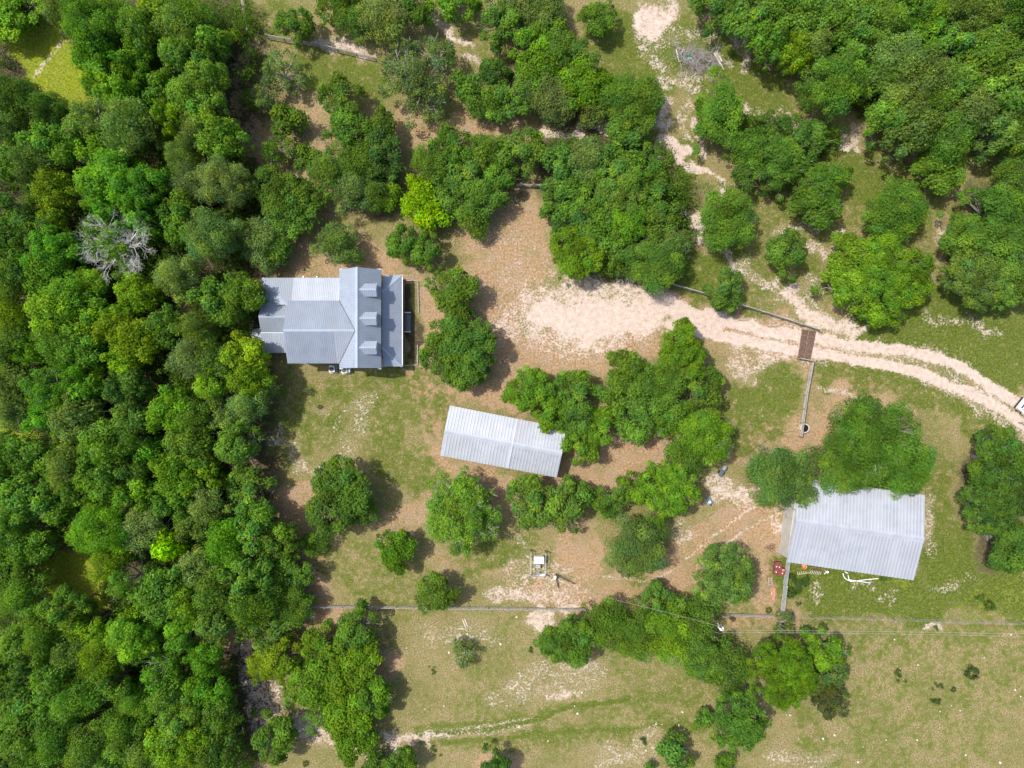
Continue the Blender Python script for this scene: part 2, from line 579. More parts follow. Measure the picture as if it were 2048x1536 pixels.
def ground_material():
    m, n, l, b = nmat("ground_cover")
    tc = n.new("ShaderNodeTexCoord")
    geo = tc.outputs["Object"]

    def noise(scale, detail=4, rough=0.6, dist=0.0, vec=None):
        z = n.new("ShaderNodeTexNoise")
        z.inputs["Scale"].default_value = scale; z.inputs["Detail"].default_value = detail
        z.inputs["Roughness"].default_value = rough; z.inputs["Distortion"].default_value = dist
        l.new(vec or geo, z.inputs["Vector"])
        return z.outputs[0]

    def math_(op, a, bb, c=None):
        z = n.new("ShaderNodeMath"); z.operation = op
        for i, x in enumerate((a, bb, c)):
            if x is None: continue
            if isinstance(x, (int, float)): z.inputs[i].default_value = x
            else: l.new(x, z.inputs[i])
        return z.outputs[0]

    def ramp(f, lo, hi):
        z = n.new("ShaderNodeMapRange"); z.interpolation_type = 'SMOOTHSTEP'
        z.inputs["From Min"].default_value = lo; z.inputs["From Max"].default_value = hi
        l.new(f, z.inputs[0]); return z.outputs[0]

    def mixc(f, a, bb):
        z = n.new("ShaderNodeMix"); z.data_type = 'RGBA'
        if isinstance(f, float): z.inputs[0].default_value = f
        else: l.new(f, z.inputs[0])
        for i, x in ((6, a), (7, bb)):
            if isinstance(x, tuple): z.inputs[i].default_value = (*x, 1)
            else: l.new(x, z.inputs[i])
        return z.outputs[2]

    def attr(k):
        z = n.new("ShaderNodeAttribute"); z.attribute_name = k; return z.outputs["Fac"]

    big = noise(0.16, 4)
    mid = noise(0.5, 5, 0.65)
    fine = noise(1.5, 6, 0.7)
    grain = noise(3.6, 4, 0.75)
    grain2 = noise(4.6, 3, 0.7, 1.6)

    # dry grass and thin turf
    dry = mixc(ramp(noise(5.5, 4, 0.7), 0.33, 0.67), GCOL["dry_dark"], GCOL["dry_pale"])
    dry = mixc(ramp(mid, 0.36, 0.68), dry, mixc(ramp(grain2, 0.35, 0.65), GCOL["dry_green"], GCOL["dry_tan"]))
    green = mixc(ramp(grain, 0.33, 0.67), GCOL["green_dark"], GCOL["green_pale"])  # dark and pale turf tones mixed by the grain noise
    green = mixc(ramp(fine, 0.5, 0.72), green, GCOL["green_yellow"])
    litter = mixc(ramp(grain, 0.3, 0.68), GCOL["litter_dark"], GCOL["litter_pale"])
    litter = mixc(ramp(fine, 0.48, 0.7), litter, GCOL["litter_orange"])
    litter = mixc(math_('MULTIPLY', ramp(mid, 0.44, 0.62), 0.7), litter, mixc(ramp(noise(6.0, 3), 0.35, 0.65), GCOL["soil_dark"], GCOL["soil_pale"]))
    litter = mixc(math_('MULTIPLY', ramp(noise(0.33, 3), 0.5, 0.64), 0.6), litter, dry)
    sand = mixc(ramp(fine, 0.3, 0.7), GCOL["sand_pink"], GCOL["sand_pale"])
    sand = mixc(ramp(grain2, 0.58, 0.70), sand, GCOL["sand_speck"])
    lush = mixc(ramp(grain, 0.3, 0.7), GCOL["lush_dark"], GCOL["lush_pale"])  # dark and pale tones of the lush grass follow the grain noise
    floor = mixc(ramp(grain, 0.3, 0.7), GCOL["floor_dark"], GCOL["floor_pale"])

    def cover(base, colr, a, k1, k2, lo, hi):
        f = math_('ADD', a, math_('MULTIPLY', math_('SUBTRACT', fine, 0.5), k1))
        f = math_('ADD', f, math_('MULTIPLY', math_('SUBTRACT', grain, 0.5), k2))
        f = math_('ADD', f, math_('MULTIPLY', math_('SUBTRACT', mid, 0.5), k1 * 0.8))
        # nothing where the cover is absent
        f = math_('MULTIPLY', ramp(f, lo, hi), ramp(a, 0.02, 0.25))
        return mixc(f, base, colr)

    col = dry
    # stray sandy scuffs and stray green anywhere
    col = mixc(math_('MULTIPLY', ramp(mid, 0.58, 0.72), math_('MULTIPLY', ramp(grain2, 0.40, 0.6), 0.55)), col, sand)
    col = mixc(math_('MULTIPLY', ramp(big, 0.42, 0.60), math_('MULTIPLY', ramp(fine, 0.30, 0.68), 0.72)), col, green)
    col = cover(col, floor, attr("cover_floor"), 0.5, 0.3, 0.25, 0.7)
    col = cover(col, litter, attr("cover_litter"), 1.6, 0.9, 0.25, 0.7)
    col = cover(col, green, attr("cover_green"), 2.2, 1.2, 0.30, 0.8)
    col = cover(col, lush, attr("cover_lush"), 1.0, 0.8, 0.3, 0.8)
    # pale bits of straw and chaff on everything but the bare drive
    chaff = noise(5.2, 2, 0.6, 2.2)
    col = mixc(math_('MULTIPLY', ramp(chaff, 0.585, 0.66), math_('MULTIPLY', ramp(mid, 0.36, 0.6), 0.5)), col, GCOL["straw"])
    col = cover(col, sand, attr("cover_sand"), 1.3, 2.1, 0.30, 0.85)
    l.new(col, b.inputs["Base Color"])
    b.inputs["Roughness"].default_value = 0.95
    b.inputs["Specular IOR Level"].default_value = 0.15
    bp = n.new("ShaderNodeBump"); bp.inputs["Strength"].default_value = 0.7; bp.inputs["Distance"].default_value = 0.10
    h = math_('ADD', grain, math_('MULTIPLY', fine, 1.3))
    l.new(h, bp.inputs["Height"]); l.new(bp.outputs[0], b.inputs["Normal"])
    return m


GCOL = dict(
    dry_dark=(0.088, 0.072, 0.027), dry_pale=(0.325, 0.262, 0.138), dry_green=(0.088, 0.105, 0.020), dry_tan=(0.235, 0.192, 0.082),
    green_dark=(0.034, 0.057, 0.006), green_pale=(0.100, 0.136, 0.014), green_yellow=(0.148, 0.150, 0.030),
    litter_dark=(0.155, 0.092, 0.046), litter_pale=(0.375, 0.268, 0.162), litter_orange=(0.310, 0.190, 0.092),
    soil_dark=(0.175, 0.122, 0.078), soil_pale=(0.34, 0.255, 0.175),
    sand_pink=(0.400, 0.312, 0.262), sand_pale=(0.500, 0.415, 0.355), sand_speck=(0.18, 0.13, 0.088), straw=(0.42, 0.335, 0.215),
    lush_dark=(0.070, 0.105, 0.005), lush_pale=(0.225, 0.262, 0.016),
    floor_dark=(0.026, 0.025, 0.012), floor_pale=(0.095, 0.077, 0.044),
)
M["ground"] = ground_material()


def spread(lo, hi, step):
    core = np.arange(lo, hi + step / 2, step)
    far = [12, 30, 70, 160, 350, 700, 1400, 2500]
    return np.concatenate([[lo - f for f in reversed(far)], core, [hi + f for f in far]])


gx, gy = spread(-76, 76, 0.26), spread(-58, 58, 0.26)
GX, GY = np.meshgrid(gx, gy, indexing='ij')
COV = cover_weights(GX, GY)
away = np.clip((np.maximum(np.abs(GX) - 70, np.abs(GY) - 52)) / 8, 0, 1)      # beyond the surveyed land: scrubby pasture
COV["G"] = np.maximum(COV["G"], (away * 0.6 * vnoise(GX, GY, 40, 5)).astype(np.float32))
GZ = (fbm(GX, GY, 9.0, 31) - 0.5) * 0.10 * (away < 0.5)


def sheet(name, faces_mask, dz, kind):
    nx, ny = GX.shape
    idx = np.arange(nx * ny).reshape(nx, ny)
    q = np.stack([idx[:-1, :-1], idx[1:, :-1], idx[1:, 1:], idx[:-1, 1:]], -1).reshape(-1, 4)
    q = q[faces_mask.reshape(-1)]
    used, inv = np.unique(q, return_inverse=True)
    q = inv.reshape(-1, 4)
    co = np.stack([GX, GY, GZ + dz], -1).reshape(-1, 3)[used]
    me = bpy.data.meshes.new(name)
    me.vertices.add(len(used)); me.vertices.foreach_set("co", co.astype(np.float32).reshape(-1))
    me.loops.add(len(q) * 4); me.loops.foreach_set("vertex_index", q.astype(np.int32).reshape(-1))
    me.polygons.add(len(q)); me.polygons.foreach_set("loop_start", np.arange(0, len(q) * 4, 4, dtype=np.int32))
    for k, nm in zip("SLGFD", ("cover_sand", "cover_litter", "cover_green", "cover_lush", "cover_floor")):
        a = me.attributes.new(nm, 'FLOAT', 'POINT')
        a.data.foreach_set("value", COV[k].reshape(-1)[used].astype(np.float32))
    me.polygons.foreach_set("use_smooth", np.ones(len(q), dtype=bool))
    me.materials.append(M["ground"]); me.update(calc_edges=True)
    o = bpy.data.objects.new(name, me); C.objects.link(o)
    return props(o, kind=kind)


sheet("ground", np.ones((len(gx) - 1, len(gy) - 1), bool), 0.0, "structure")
# the drive: where the wheel ruts and the turning court lie
road = np.zeros(GX.shape, bool)
for pts, w in (([(1010, 640), (1090, 640), (1210, 630), (1300, 630)], 66), ([(1290, 630), (1400, 645), (1500, 667), (1600, 687), (1720, 705), (1850, 728), (1960, 782), (2140, 900)], 33)):
    P = [((a - 1024) * SC, (768 - c) * SC) for a, c in pts]
    for (ax, ay), (bx, by) in zip(P[:-1], P[1:]):
        ux, uy = bx - ax, by - ay
        s = np.clip(((GX - ax) * ux + (GY - ay) * uy) / (ux * ux + uy * uy), 0, 1)
        road |= np.hypot(GX - ax - s * ux, GY - ay - s * uy) < w * SC * (0.8 + 0.4 * vnoise(GX, GY, 2.0, 44))
sheet("dirt_road", road[:-1, :-1] & road[1:, 1:] & road[1:, :-1] & road[:-1, 1:], 0.004, "structure")


def ground_z(x, y):
    i = int(np.clip(np.searchsorted(gx, x), 1, len(gx) - 1)); j = int(np.clip(np.searchsorted(gy, y), 1, len(gy) - 1))
    return float(GZ[i, j])

# ------------------------------------------------------------------ ribbed sheet metal roofs
def ribbed(mb, poly, down, pitch, rib_w=0.05, rib_h=0.035, panel_var=0.06, sheet=0.9, thick=0.05, seed=1, base=1.0):
    """a planar convex roof slope (counter-clockwise from above) with a thickness and raised ribs that run along `down`"""
    P = [Vector(p) for p in poly]
    nrm = (P[1] - P[0]).cross(P[2] - P[0])
    k = 2
    while nrm.length < 1e-6 and k + 1 < len(P):
        k += 1; nrm = (P[1] - P[0]).cross(P[k] - P[0])
    nrm.normalize()
    if nrm.z < 0: nrm = -nrm; P = P[::-1]
    d = Vector(down); d = (d - nrm * d.dot(nrm)).normalized()
    e = d.cross(nrm).normalized()
    o = P[0]
    uv = [((p - o).dot(e), (p - o).dot(d)) for p in P]
    rr = random.Random(seed)
    umin, umax = min(u for u, _ in uv), max(u for u, _ in uv)

    def clip(u):
        hits = []
        for (u0, v0), (u1, v1) in zip(uv, uv[1:] + uv[:1]):
            if (u0 - u) * (u1 - u) <= 0 and abs(u1 - u0) > 1e-9:
                hits.append(v0 + (v1 - v0) * (u - u0) / (u1 - u0))
        return (min(hits), max(hits)) if len(hits) >= 2 else None

    def cut(pts, u, keep_left):
        out = []
        for (a, b) in zip(pts, pts[1:] + pts[:1]):
            ia, ib = (a[0] <= u) == keep_left, (b[0] <= u) == keep_left
            if ia: out.append(a)
            if ia != ib and abs(b[0] - a[0]) > 1e-9:
                t = (u - a[0]) / (b[0] - a[0]); out.append((u, a[1] + (b[1] - a[1]) * t))
        return out
    # sheets, each a little lighter or darker than the next
    u = umin
    while u < umax - 1e-6:
        u2 = min(u + sheet, umax)
        if umax - u2 < 0.2: u2 = umax
        pc = cut(cut(uv, u, False), u2, True)
        if len(pc) >= 3:
            pts = [o + e * a + d * b for a, b in pc]
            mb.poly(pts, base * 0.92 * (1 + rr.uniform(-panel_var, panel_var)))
        u = u2
    under = [p - nrm * thick for p in P]
    mb.poly(under[::-1], base)
    for a, b, c, dd in zip(P, P[1:] + P[:1], under, under[1:] + under[:1]):
        mb.poly([a, c, dd, b], base * 1.1)
    u = umin + pitch * 0.5
    while u < umax - rib_w:
        h = clip(u)
        if h and h[1] - h[0] > 0.15:
            a0, a1 = o + e * (u - rib_w) + d * h[0], o + e * (u + rib_w) + d * h[0]
            b0, b1 = o + e * (u - rib_w) + d * h[1], o + e * (u + rib_w) + d * h[1]
            up = nrm * rib_h; ins = e * (rib_w * 0.45)
            t0, t1, s0, s1 = a0 + ins + up, a1 - ins + up, b0 + ins + up, b1 - ins + up
            lo = nrm * 0.002
            mb.poly([a0 + lo, t0, s0, b0 + lo], base * 1.05).poly([t0, t1, s1, s0], base * 1.16).poly([t1, a1 + lo, b1 + lo, s1], base)  # rib shading painted into the tone: tops paler than the flats between
            mb.poly([a0 + lo, a1 + lo, t1, t0], base).poly([b1 + lo, b0 + lo, s0, s1], base)
        u += pitch
    return mb


def wall_ring(mb, pts, z0, z1):
    """a closed run of walls: pts in order, one height"""
    n = len(pts)
    return mb.hull([(x, y, z0) for x, y in pts], [(x, y, z1) for x, y in pts])


def gable_block(mb, x0, x1, y0, y1, ze, zr, axis, yr=None):
    """walls with gables, axis = direction of the ridge"""
    if axis == 'y':
        xm = (x0 + x1) / 2
        a = [(x0, y0, -0.2), (x1, y0, -0.2), (x1, y0, ze), (xm, y0, zr), (x0, y0, ze)]
        b = [(x, y1, z) for x, _, z in a]
    else:
        ym = (y0 + y1) / 2 if yr is None else yr
        a = [(x0, y1, -0.2), (x0, y0, -0.2), (x0, y0, ze), (x0, ym, zr), (x0, y1, ze)]
        b = [(x1, y, z) for _, y, z in a]
    return mb.hull(a[::-1], b[::-1])


def ridge_cap(mb, p, q, w=0.16, lift=0.03, panel=1.15):
    p, q = Vector(p), Vector(q)
    d = (q - p).normalized(); s = d.cross(Vector((0, 0, 1))).normalized() * w
    up = Vector((0, 0, lift)); dn = Vector((0, 0, -w * 0.45))
    mb.poly([p + up, q + up, q + s + dn + up, p + s + dn + up], panel)
    mb.poly([q + up, p + up, p - s + dn + up, q - s + dn + up], panel)
    mb.poly([p + up, p + s + dn + up, p - s + dn + up], panel)
    mb.poly([q + up, q - s + dn + up, q + s + dn + up], panel)
    return mb


def window(parent, c, w, h, nrm, name="window"):
    """a framed window set proud of a wall; nrm is 'x+','x-','y+','y-'"""
    f, g = MB(), MB()
    t = 0.06
    sx = (0.0, 1.0) if nrm[0] == 'x' else (1.0, 0.0)
    sg = 1 if nrm[1] == '+' else -1
    off = (sg * 0.03, 0) if nrm[0] == 'x' else (0, sg * 0.03)
    for du, dv, ww, hh in ((0, h / 2, w + 2 * t, t), (0, -h / 2, w + 2 * t, t), (-w / 2 - t / 2, 0, t, h - t), (w / 2 + t / 2, 0, t, h - t), (0, 0, w, 0.03)):
        f.box((c[0] + sx[0] * du + off[0], c[1] + sx[1] * du + off[1], c[2] + dv),
              ((ww, 0.08, hh) if nrm[0] == 'y' else (0.08, ww, hh)))
    fo = f.build(name, M["white"], parent)
    g.box((c[0] + off[0] * 0.6, c[1] + off[1] * 0.6, c[2]), ((w, 0.04, h - t) if nrm[0] == 'y' else (0.04, w, h - t)))
    g.build("pane", M["glass"], fo)
    return fo


# ------------------------------------------------------------------ the ranch house
def build_house():
    h = empty("ranch_house", (0, 0, 0), label="grey metal-roofed ranch house with three gabled dormers over its front porch", cat="house")
    X0, X1, XM, Y0, Y1, ZE, ZR = -21.27, -16.14, -18.71, 1.95, 14.10, 4.7, 6.6
    # front wing walls
    w = MB(); gable_block(w, X0 + 0.35, X1 - 0.35, Y0 + 0.25, Y1 - 0.25, ZE - 0.05, ZR - 0.35, 'y'); w.build("wall", M["wall"], h)
    w = MB(); gable_block(w, -27.35, X0 + 0.3, 2.9, 9.92, ZE - 0.05, 6.1, 'x', 6.45); w.build("rear_wall", M["wall"], h)
    w = MB(); wall_ring(w, [(-28.0, 4.4), (-27.2, 4.4), (-27.2, 10.0), (-31.2, 10.0), (-31.2, 6.7), (-28.0, 6.7)], -0.2, 2.6)
    w.build("back_room_wall", M["wall"], h)
    r = MB()
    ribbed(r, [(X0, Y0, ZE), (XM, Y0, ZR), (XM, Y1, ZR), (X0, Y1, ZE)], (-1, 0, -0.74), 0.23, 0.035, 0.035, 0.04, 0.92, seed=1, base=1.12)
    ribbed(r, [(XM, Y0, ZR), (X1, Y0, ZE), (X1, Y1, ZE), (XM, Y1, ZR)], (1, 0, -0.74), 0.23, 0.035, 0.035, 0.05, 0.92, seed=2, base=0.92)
    ridge_cap(r, (XM, Y0, ZR), (XM, Y1, ZR))
    # fascia returns at the gable corners
    for yy in (Y0, Y1):
        for xx in (X0 + 0.22, X1 - 0.22):
            r.box((xx, yy + (0.05 if yy > 5 else -0.05), ZE - 0.1), (0.45, 0.14, 0.07), panel=1.2)
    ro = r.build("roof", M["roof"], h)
    # rear wing
    r = MB()
    RX = -27.66
    ribbed(r, [(RX, 10.28, 4.7), (RX, 6.45, 6.45), (-18.93, 6.45, 6.45), (X0, 10.28, 4.7)], (0, 1, -0.45), 0.23, 0.035, 0.035, 0.05, 0.92, seed=3, base=0.92)
    ribbed(r, [(RX, 2.54, 4.7), (-21.3 - 0.25, 2.54, 4.7), (-21.3 - 0.25 + 0.0, 6.45, 6.45), (RX, 6.45, 6.45)], (0, -1, -0.45), 0.23, 0.035, 0.035, 0.05, 0.92, seed=4, base=0.9)
    ridge_cap(r, (RX, 6.45, 6.45), (-18.95, 6.45, 6.45))
    r.build("rear_roof", M["roof"], h)
    r = MB()
    ribbed(r, [(-21.55, 2.54, 4.7), (X0, 2.54, 4.7), (-18.93, 6.45, 6.45), (-21.55, 6.45, 6.45)], (0, -1, -0.45), 0.23, 0.035, 0.035, 0.05, 0.92, seed=5, base=0.85)
    r.build("rear_roof_patch", M["roof_bright"], h)
    v = MB()
    for a, b in (((X0, 10.28, 4.74), (-18.95, 6.45, 6.47)), ((X0, 2.54, 4.74), (-18.95, 6.45, 6.47))):
        v.tube(a, b, 0.035, 0.035, 6)
    v.build("valley", M["fan"], h)
    # the lean-to round the back corner
    r = MB()
    ribbed(r, [(-31.54, 13.39, 2.7), (-28.0, 9.85, 3.72), (-27.5, 9.85, 3.72), (-27.5, 13.39, 2.7)], (0, 1, -0.29), 0.23, 0.035, 0.035, 0.05, 0.92, seed=6, base=0.9)
    ribbed(r, [(-31.54, 13.39, 2.7), (-31.54, 9.9, 2.7), (-28.0, 9.9, 3.7)], (-1, 0, -0.29), 0.23, 0.035, 0.035, 0.05, 0.92, seed=7, base=0.98)
    ridge_cap(r, (-31.5, 13.35, 2.74), (-28.0, 9.85, 3.77), 0.2)
    r.build("back_roof", M["roof"], h)
    r = MB()
    ribbed(r, [(-27.5, 13.39, 2.7), (-27.5, 9.85, 3.72), (X0 + 0.3, 9.85, 3.72), (X0 + 0.3, 13.39, 2.7)], (0, 1, -0.29), 0.23, 0.035, 0.035, 0.06, 0.92, seed=8, base=1.0)
    r.build("side_roof", M["roof_bright"], h)
    for x in np.linspace(-31.3, -21.6, 6): MB().box((x, 13.15, 1.3), (0.14, 0.14, 2.7)).build("porch_post", M["white"], h)
    w = MB(); w.box((-26.3, 11.6, 0.12), (10.2, 3.3, 0.3)); w.build("side_porch_floor", M["deck"], h)
    # small gable over the back room
    r = MB()
    ribbed(r, [(-31.55, 10.25, 3.0), (-31.55, 8.36, 3.85), (-27.3, 8.36, 3.85), (-27.3, 10.25, 3.0)], (0, 1, -0.45), 0.23, 0.035, 0.035, 0.04, 0.92, seed=9, base=0.94)
    ribbed(r, [(-31.55, 6.5, 3.0), (-27.3, 6.5, 3.0), (-27.3, 8.36, 3.85), (-31.55, 8.36, 3.85)], (0, -1, -0.45), 0.23, 0.035, 0.035, 0.04, 0.92, seed=10, base=0.9)
    ridge_cap(r, (-31.55, 8.36, 3.85), (-27.32, 8.36, 3.85), 0.14)
    r.build("back_gable_roof", M["roof"], h)
    g = MB(); g.hull([(-31.3, 10.0, 2.55), (-31.3, 6.75, 2.55), (-31.3, 6.75, 2.9), (-31.3, 8.36, 3.65), (-31.3, 10.0, 2.9)],
                     [(-31.2, 10.0, 2.55), (-31.2, 6.75, 2.55), (-31.2, 6.75, 2.9), (-31.2, 8.36, 3.65), (-31.2, 10.0, 2.9)]); g.build("back_gable", M["wall"], h)
    r = MB()
    ribbed(r, [(-31.6, 6.42, 2.94), (-31.6, 3.95, 2.35), (-27.45, 3.95, 2.35), (-27.45, 6.42, 2.94)], (0, -1, -0.24), 0.23, 0.035, 0.035, 0.06, 0.92, seed=11, base=0.95)
    r.box((-29.5, 6.46, 2.93), (4.1, 0.07, 0.06), panel=1.5)
    r.build("shed_roof", M["roof"], h)
    r = MB()
    ribbed(r, [(x, y, 2.15 + (x + 31.65) * 0.15) for x, y in ((-31.65, 7.15), (-32.85, 7.0), (-33.22, 6.5), (-33.05, 5.1), (-31.65, 5.1))], (-1, 0, -0.18), 0.3, 0.02, 0.015, 0.03, 0.92, seed=12, base=0.9)
    r.build("back_awning", M["roof"], h)
    for p in ((-32.9, 5.3), (-32.9, 6.6), (-31.4, 4.2)): MB().box((p[0], p[1], 0.9 if p[0] < -32 else 1.15), (0.1, 0.1, 1.9 if p[0] < -32 else 2.3)).build("awning_post", M["wood"], h)
    # front porch
    ox, iy0, iy1 = -13.93, 2.22, 13.78
    ix = -16.22
    r = MB()
    ribbed(r, [(ox, iy0, 2.45), (ox, iy1, 2.45), (ix, iy1 - 2.29, 3.55), (ix, iy0 + 2.29, 3.55)], (1, 0, -0.45), 0.23, 0.035, 0.035, 0.05, 0.92, seed=13, base=1.0)
    ribbed(r, [(ox, iy1, 2.45), (ix, iy1, 2.45), (ix, iy1 - 2.29, 3.55)], (0, 1, -0.45), 0.23, 0.035, 0.035, 0.04, 0.92, seed=14, base=1.12)
    ribbed(r, [(ox, iy0, 2.45), (ix, iy0 + 2.29, 3.55), (ix, iy0, 2.45)], (0, -1, -0.45), 0.23, 0.035, 0.035, 0.04, 0.92, seed=15, base=1.05)
    ridge_cap(r, (ox, iy1, 2.48), (ix, iy1 - 2.29, 3.6), 0.15)
    ridge_cap(r, (ox, iy0, 2.48), (ix, iy0 + 2.29, 3.6), 0.15)
    r.build("porch_roof", M["roof"], h)
    g = MB(); g.box((ox + 0.05, 8.0, 2.37), (0.11, 11.6, 0.11)); g.build("gutter", M["white"], h)
    w = MB()
    for y in np.linspace(2.5, 13.5, 7):
        MB().box((-14.15, y, 1.35), (0.16, 0.16, 2.1)).build("porch_post", M["white"], h)
    w.box((-15.2, 8.0, 0.15), (2.6, 11.3, 0.42)); w.build("porch_floor", M["deck"], h)
    for y in (3.6, 6.0, 10.0, 12.4): window(h, (X1 - 0.35, y, 1.7), 0.9, 1.4, 'x+')
    d = MB(); d.box((X1 - 0.31, 8.0, 1.4), (0.09, 1.0, 2.1)); do = d.build("door", M["maroon"], h)
    d = MB(); d.tube((X1 - 0.25, 8.36, 1.35), (X1 - 0.18, 8.36, 1.35), 0.035); d.build("handle", M["pipe"], do)
    for x in (-26.0, -23.4): window(h, (x, 2.9, 2.0), 0.9, 1.3, 'y-')
    for y in (Y0 + 0.25, Y1 - 0.25): window(h, (XM, y, 4.2), 0.8, 1.2, 'y-' if y < 5 else 'y+')
    window(h, (XM - 0.2, Y0 + 0.25, 1.6), 0.9, 1.3, 'y-')
    # dormers
    for cy in (11.41, 7.94, 4.40):
        dz_e, dz_r, hw, fx = 5.98, 6.42, 0.80, -16.42
        b = MB()
        front = [(fx - 0.12, cy - hw + 0.12, 4.6), (fx - 0.12, cy + hw - 0.12, 4.6), (fx - 0.12, cy + hw - 0.12, dz_e), (fx - 0.12, cy, dz_r - 0.08), (fx - 0.12, cy - hw + 0.12, dz_e)]
        back = [(-18.3, y, z) for _, y, z in front]
        b.hull(back, front); dm = b.build("dormer", M["wall"], h)
        r = MB()
        vx = -17.93
        ribbed(r, [(fx, cy, dz_r), (fx, cy + hw, dz_e), (vx, cy + hw, dz_e), (-18.5, cy, dz_r)], (0, 1, -0.55), 0.23, 0.035, 0.035, 0.03, 0.92, seed=20, base=1.05)
        ribbed(r, [(fx, cy, dz_r), (-18.5, cy, dz_r), (vx, cy - hw, dz_e), (fx, cy - hw, dz_e)], (0, -1, -0.55), 0.23, 0.035, 0.035, 0.03, 0.92, seed=21, base=1.0)
        ridge_cap(r, (fx, cy, dz_r), (-18.5, cy, dz_r), 0.10)
        r.box((fx + 0.0, cy + hw - 0.02, dz_e - 0.03), (0.05, 0.10, 0.08), panel=1.2)
        r.build("dormer_roof", M["roof"], dm)
        window(dm, (fx - 0.12, cy, 5.45), 0.75, 0.85, 'x+')
    # front steps with white cheeks
    s = MB()
    for k in range(3): s.box((-13.78 + 0.2 * k + 0.1, 7.98, 0.30 - 0.10 * k), (0.24, 2.34, 0.10))
    st = s.build("steps", M["slate"], h)
    for y in (6.74, 9.22):
        MB().box((-13.5, y, 0.40), (0.82, 0.09, 0.75)).build("step_rail", M["white"], st)
    # vents on the side roof edge
    for x, y in ((-26.3, 13.5), (-24.6, 13.5)): MB().lathe((x, y, 2.35), [(0.06, -0.5), (0.06, 0.3), (0.09, 0.3), (0.09, 0.42)], 10).build("vent_pipe", M["white"], h)
    v = MB(); v.lathe((-16.6, 13.5, 3.0), [(0.05, -0.6), (0.05, 0.2), (0.09, 0.22), (0.09, 0.3)], 10); v.build("roof_vent", M["white"], h)
    return h


build_house()

# air conditioners against the long side
for px, py, lab in ((665.5, 738, "grey-green air conditioner standing clear of the house eave, its whole fan showing"),
                    (690.5, 740, "grey-green air conditioner half tucked under the house eave with a pale pipe beside it")):
    p = at(px, py, 0.4)
    a = empty("air_conditioner", (p.x, p.y, 0), label=lab, cat="air conditioner", group="air conditioners behind the house")
    MB().box((0, 0, 0.42), (0.78, 0.86, 0.84)).build("casing", M["acgreen"], a, bevel=0.03)
    MB().box((-0.06, 0, 0.86), (0.62, 0.84, 0.03)).build("top_plate", M["pipe"], a)
    f = MB().lathe((-0.05, -0.05, 0.875), [(0.30, 0), (0.30, 0.02), (0.27, 0.025)], 24); fo = f.build("fan_grille", M["dark"], a)
    g = MB().lathe((-0.05, -0.05, 0.90), [(0.08, 0), (0.08, 0.02), (0.05, 0.03)], 14)
    g.build("hub", M["fan"], fo)
    MB().box((0, 0, 0.0), (1.0, 1.1, 0.10)).build("pad", M["concrete"], a)
    if px > 680: MB().box((0.62, -0.05, 0.45), (0.10, 0.55, 0.9)).build("service_pipe", M["white"], a)

# timber edging of the flower bed before the porch
e = empty("bed_edging", (0, 0, 0), label="thin timber edging round the bare mulch bed before the porch", cat="edging")
for pts in (((806, 561), (835, 562)), ((836, 562), (837, 626)), ((835, 690), (835, 730)), ((805, 731), (834, 730))):
    a, b = at(*pts[0], 0.08), at(*pts[1], 0.08)
    d = b - a
    MB().box(((a.x + b.x) / 2, (a.y + b.y) / 2, 0.09), (d.length, 0.12, 0.18), math.atan2(d.y, d.x)).build("timber", M["wood"], e)


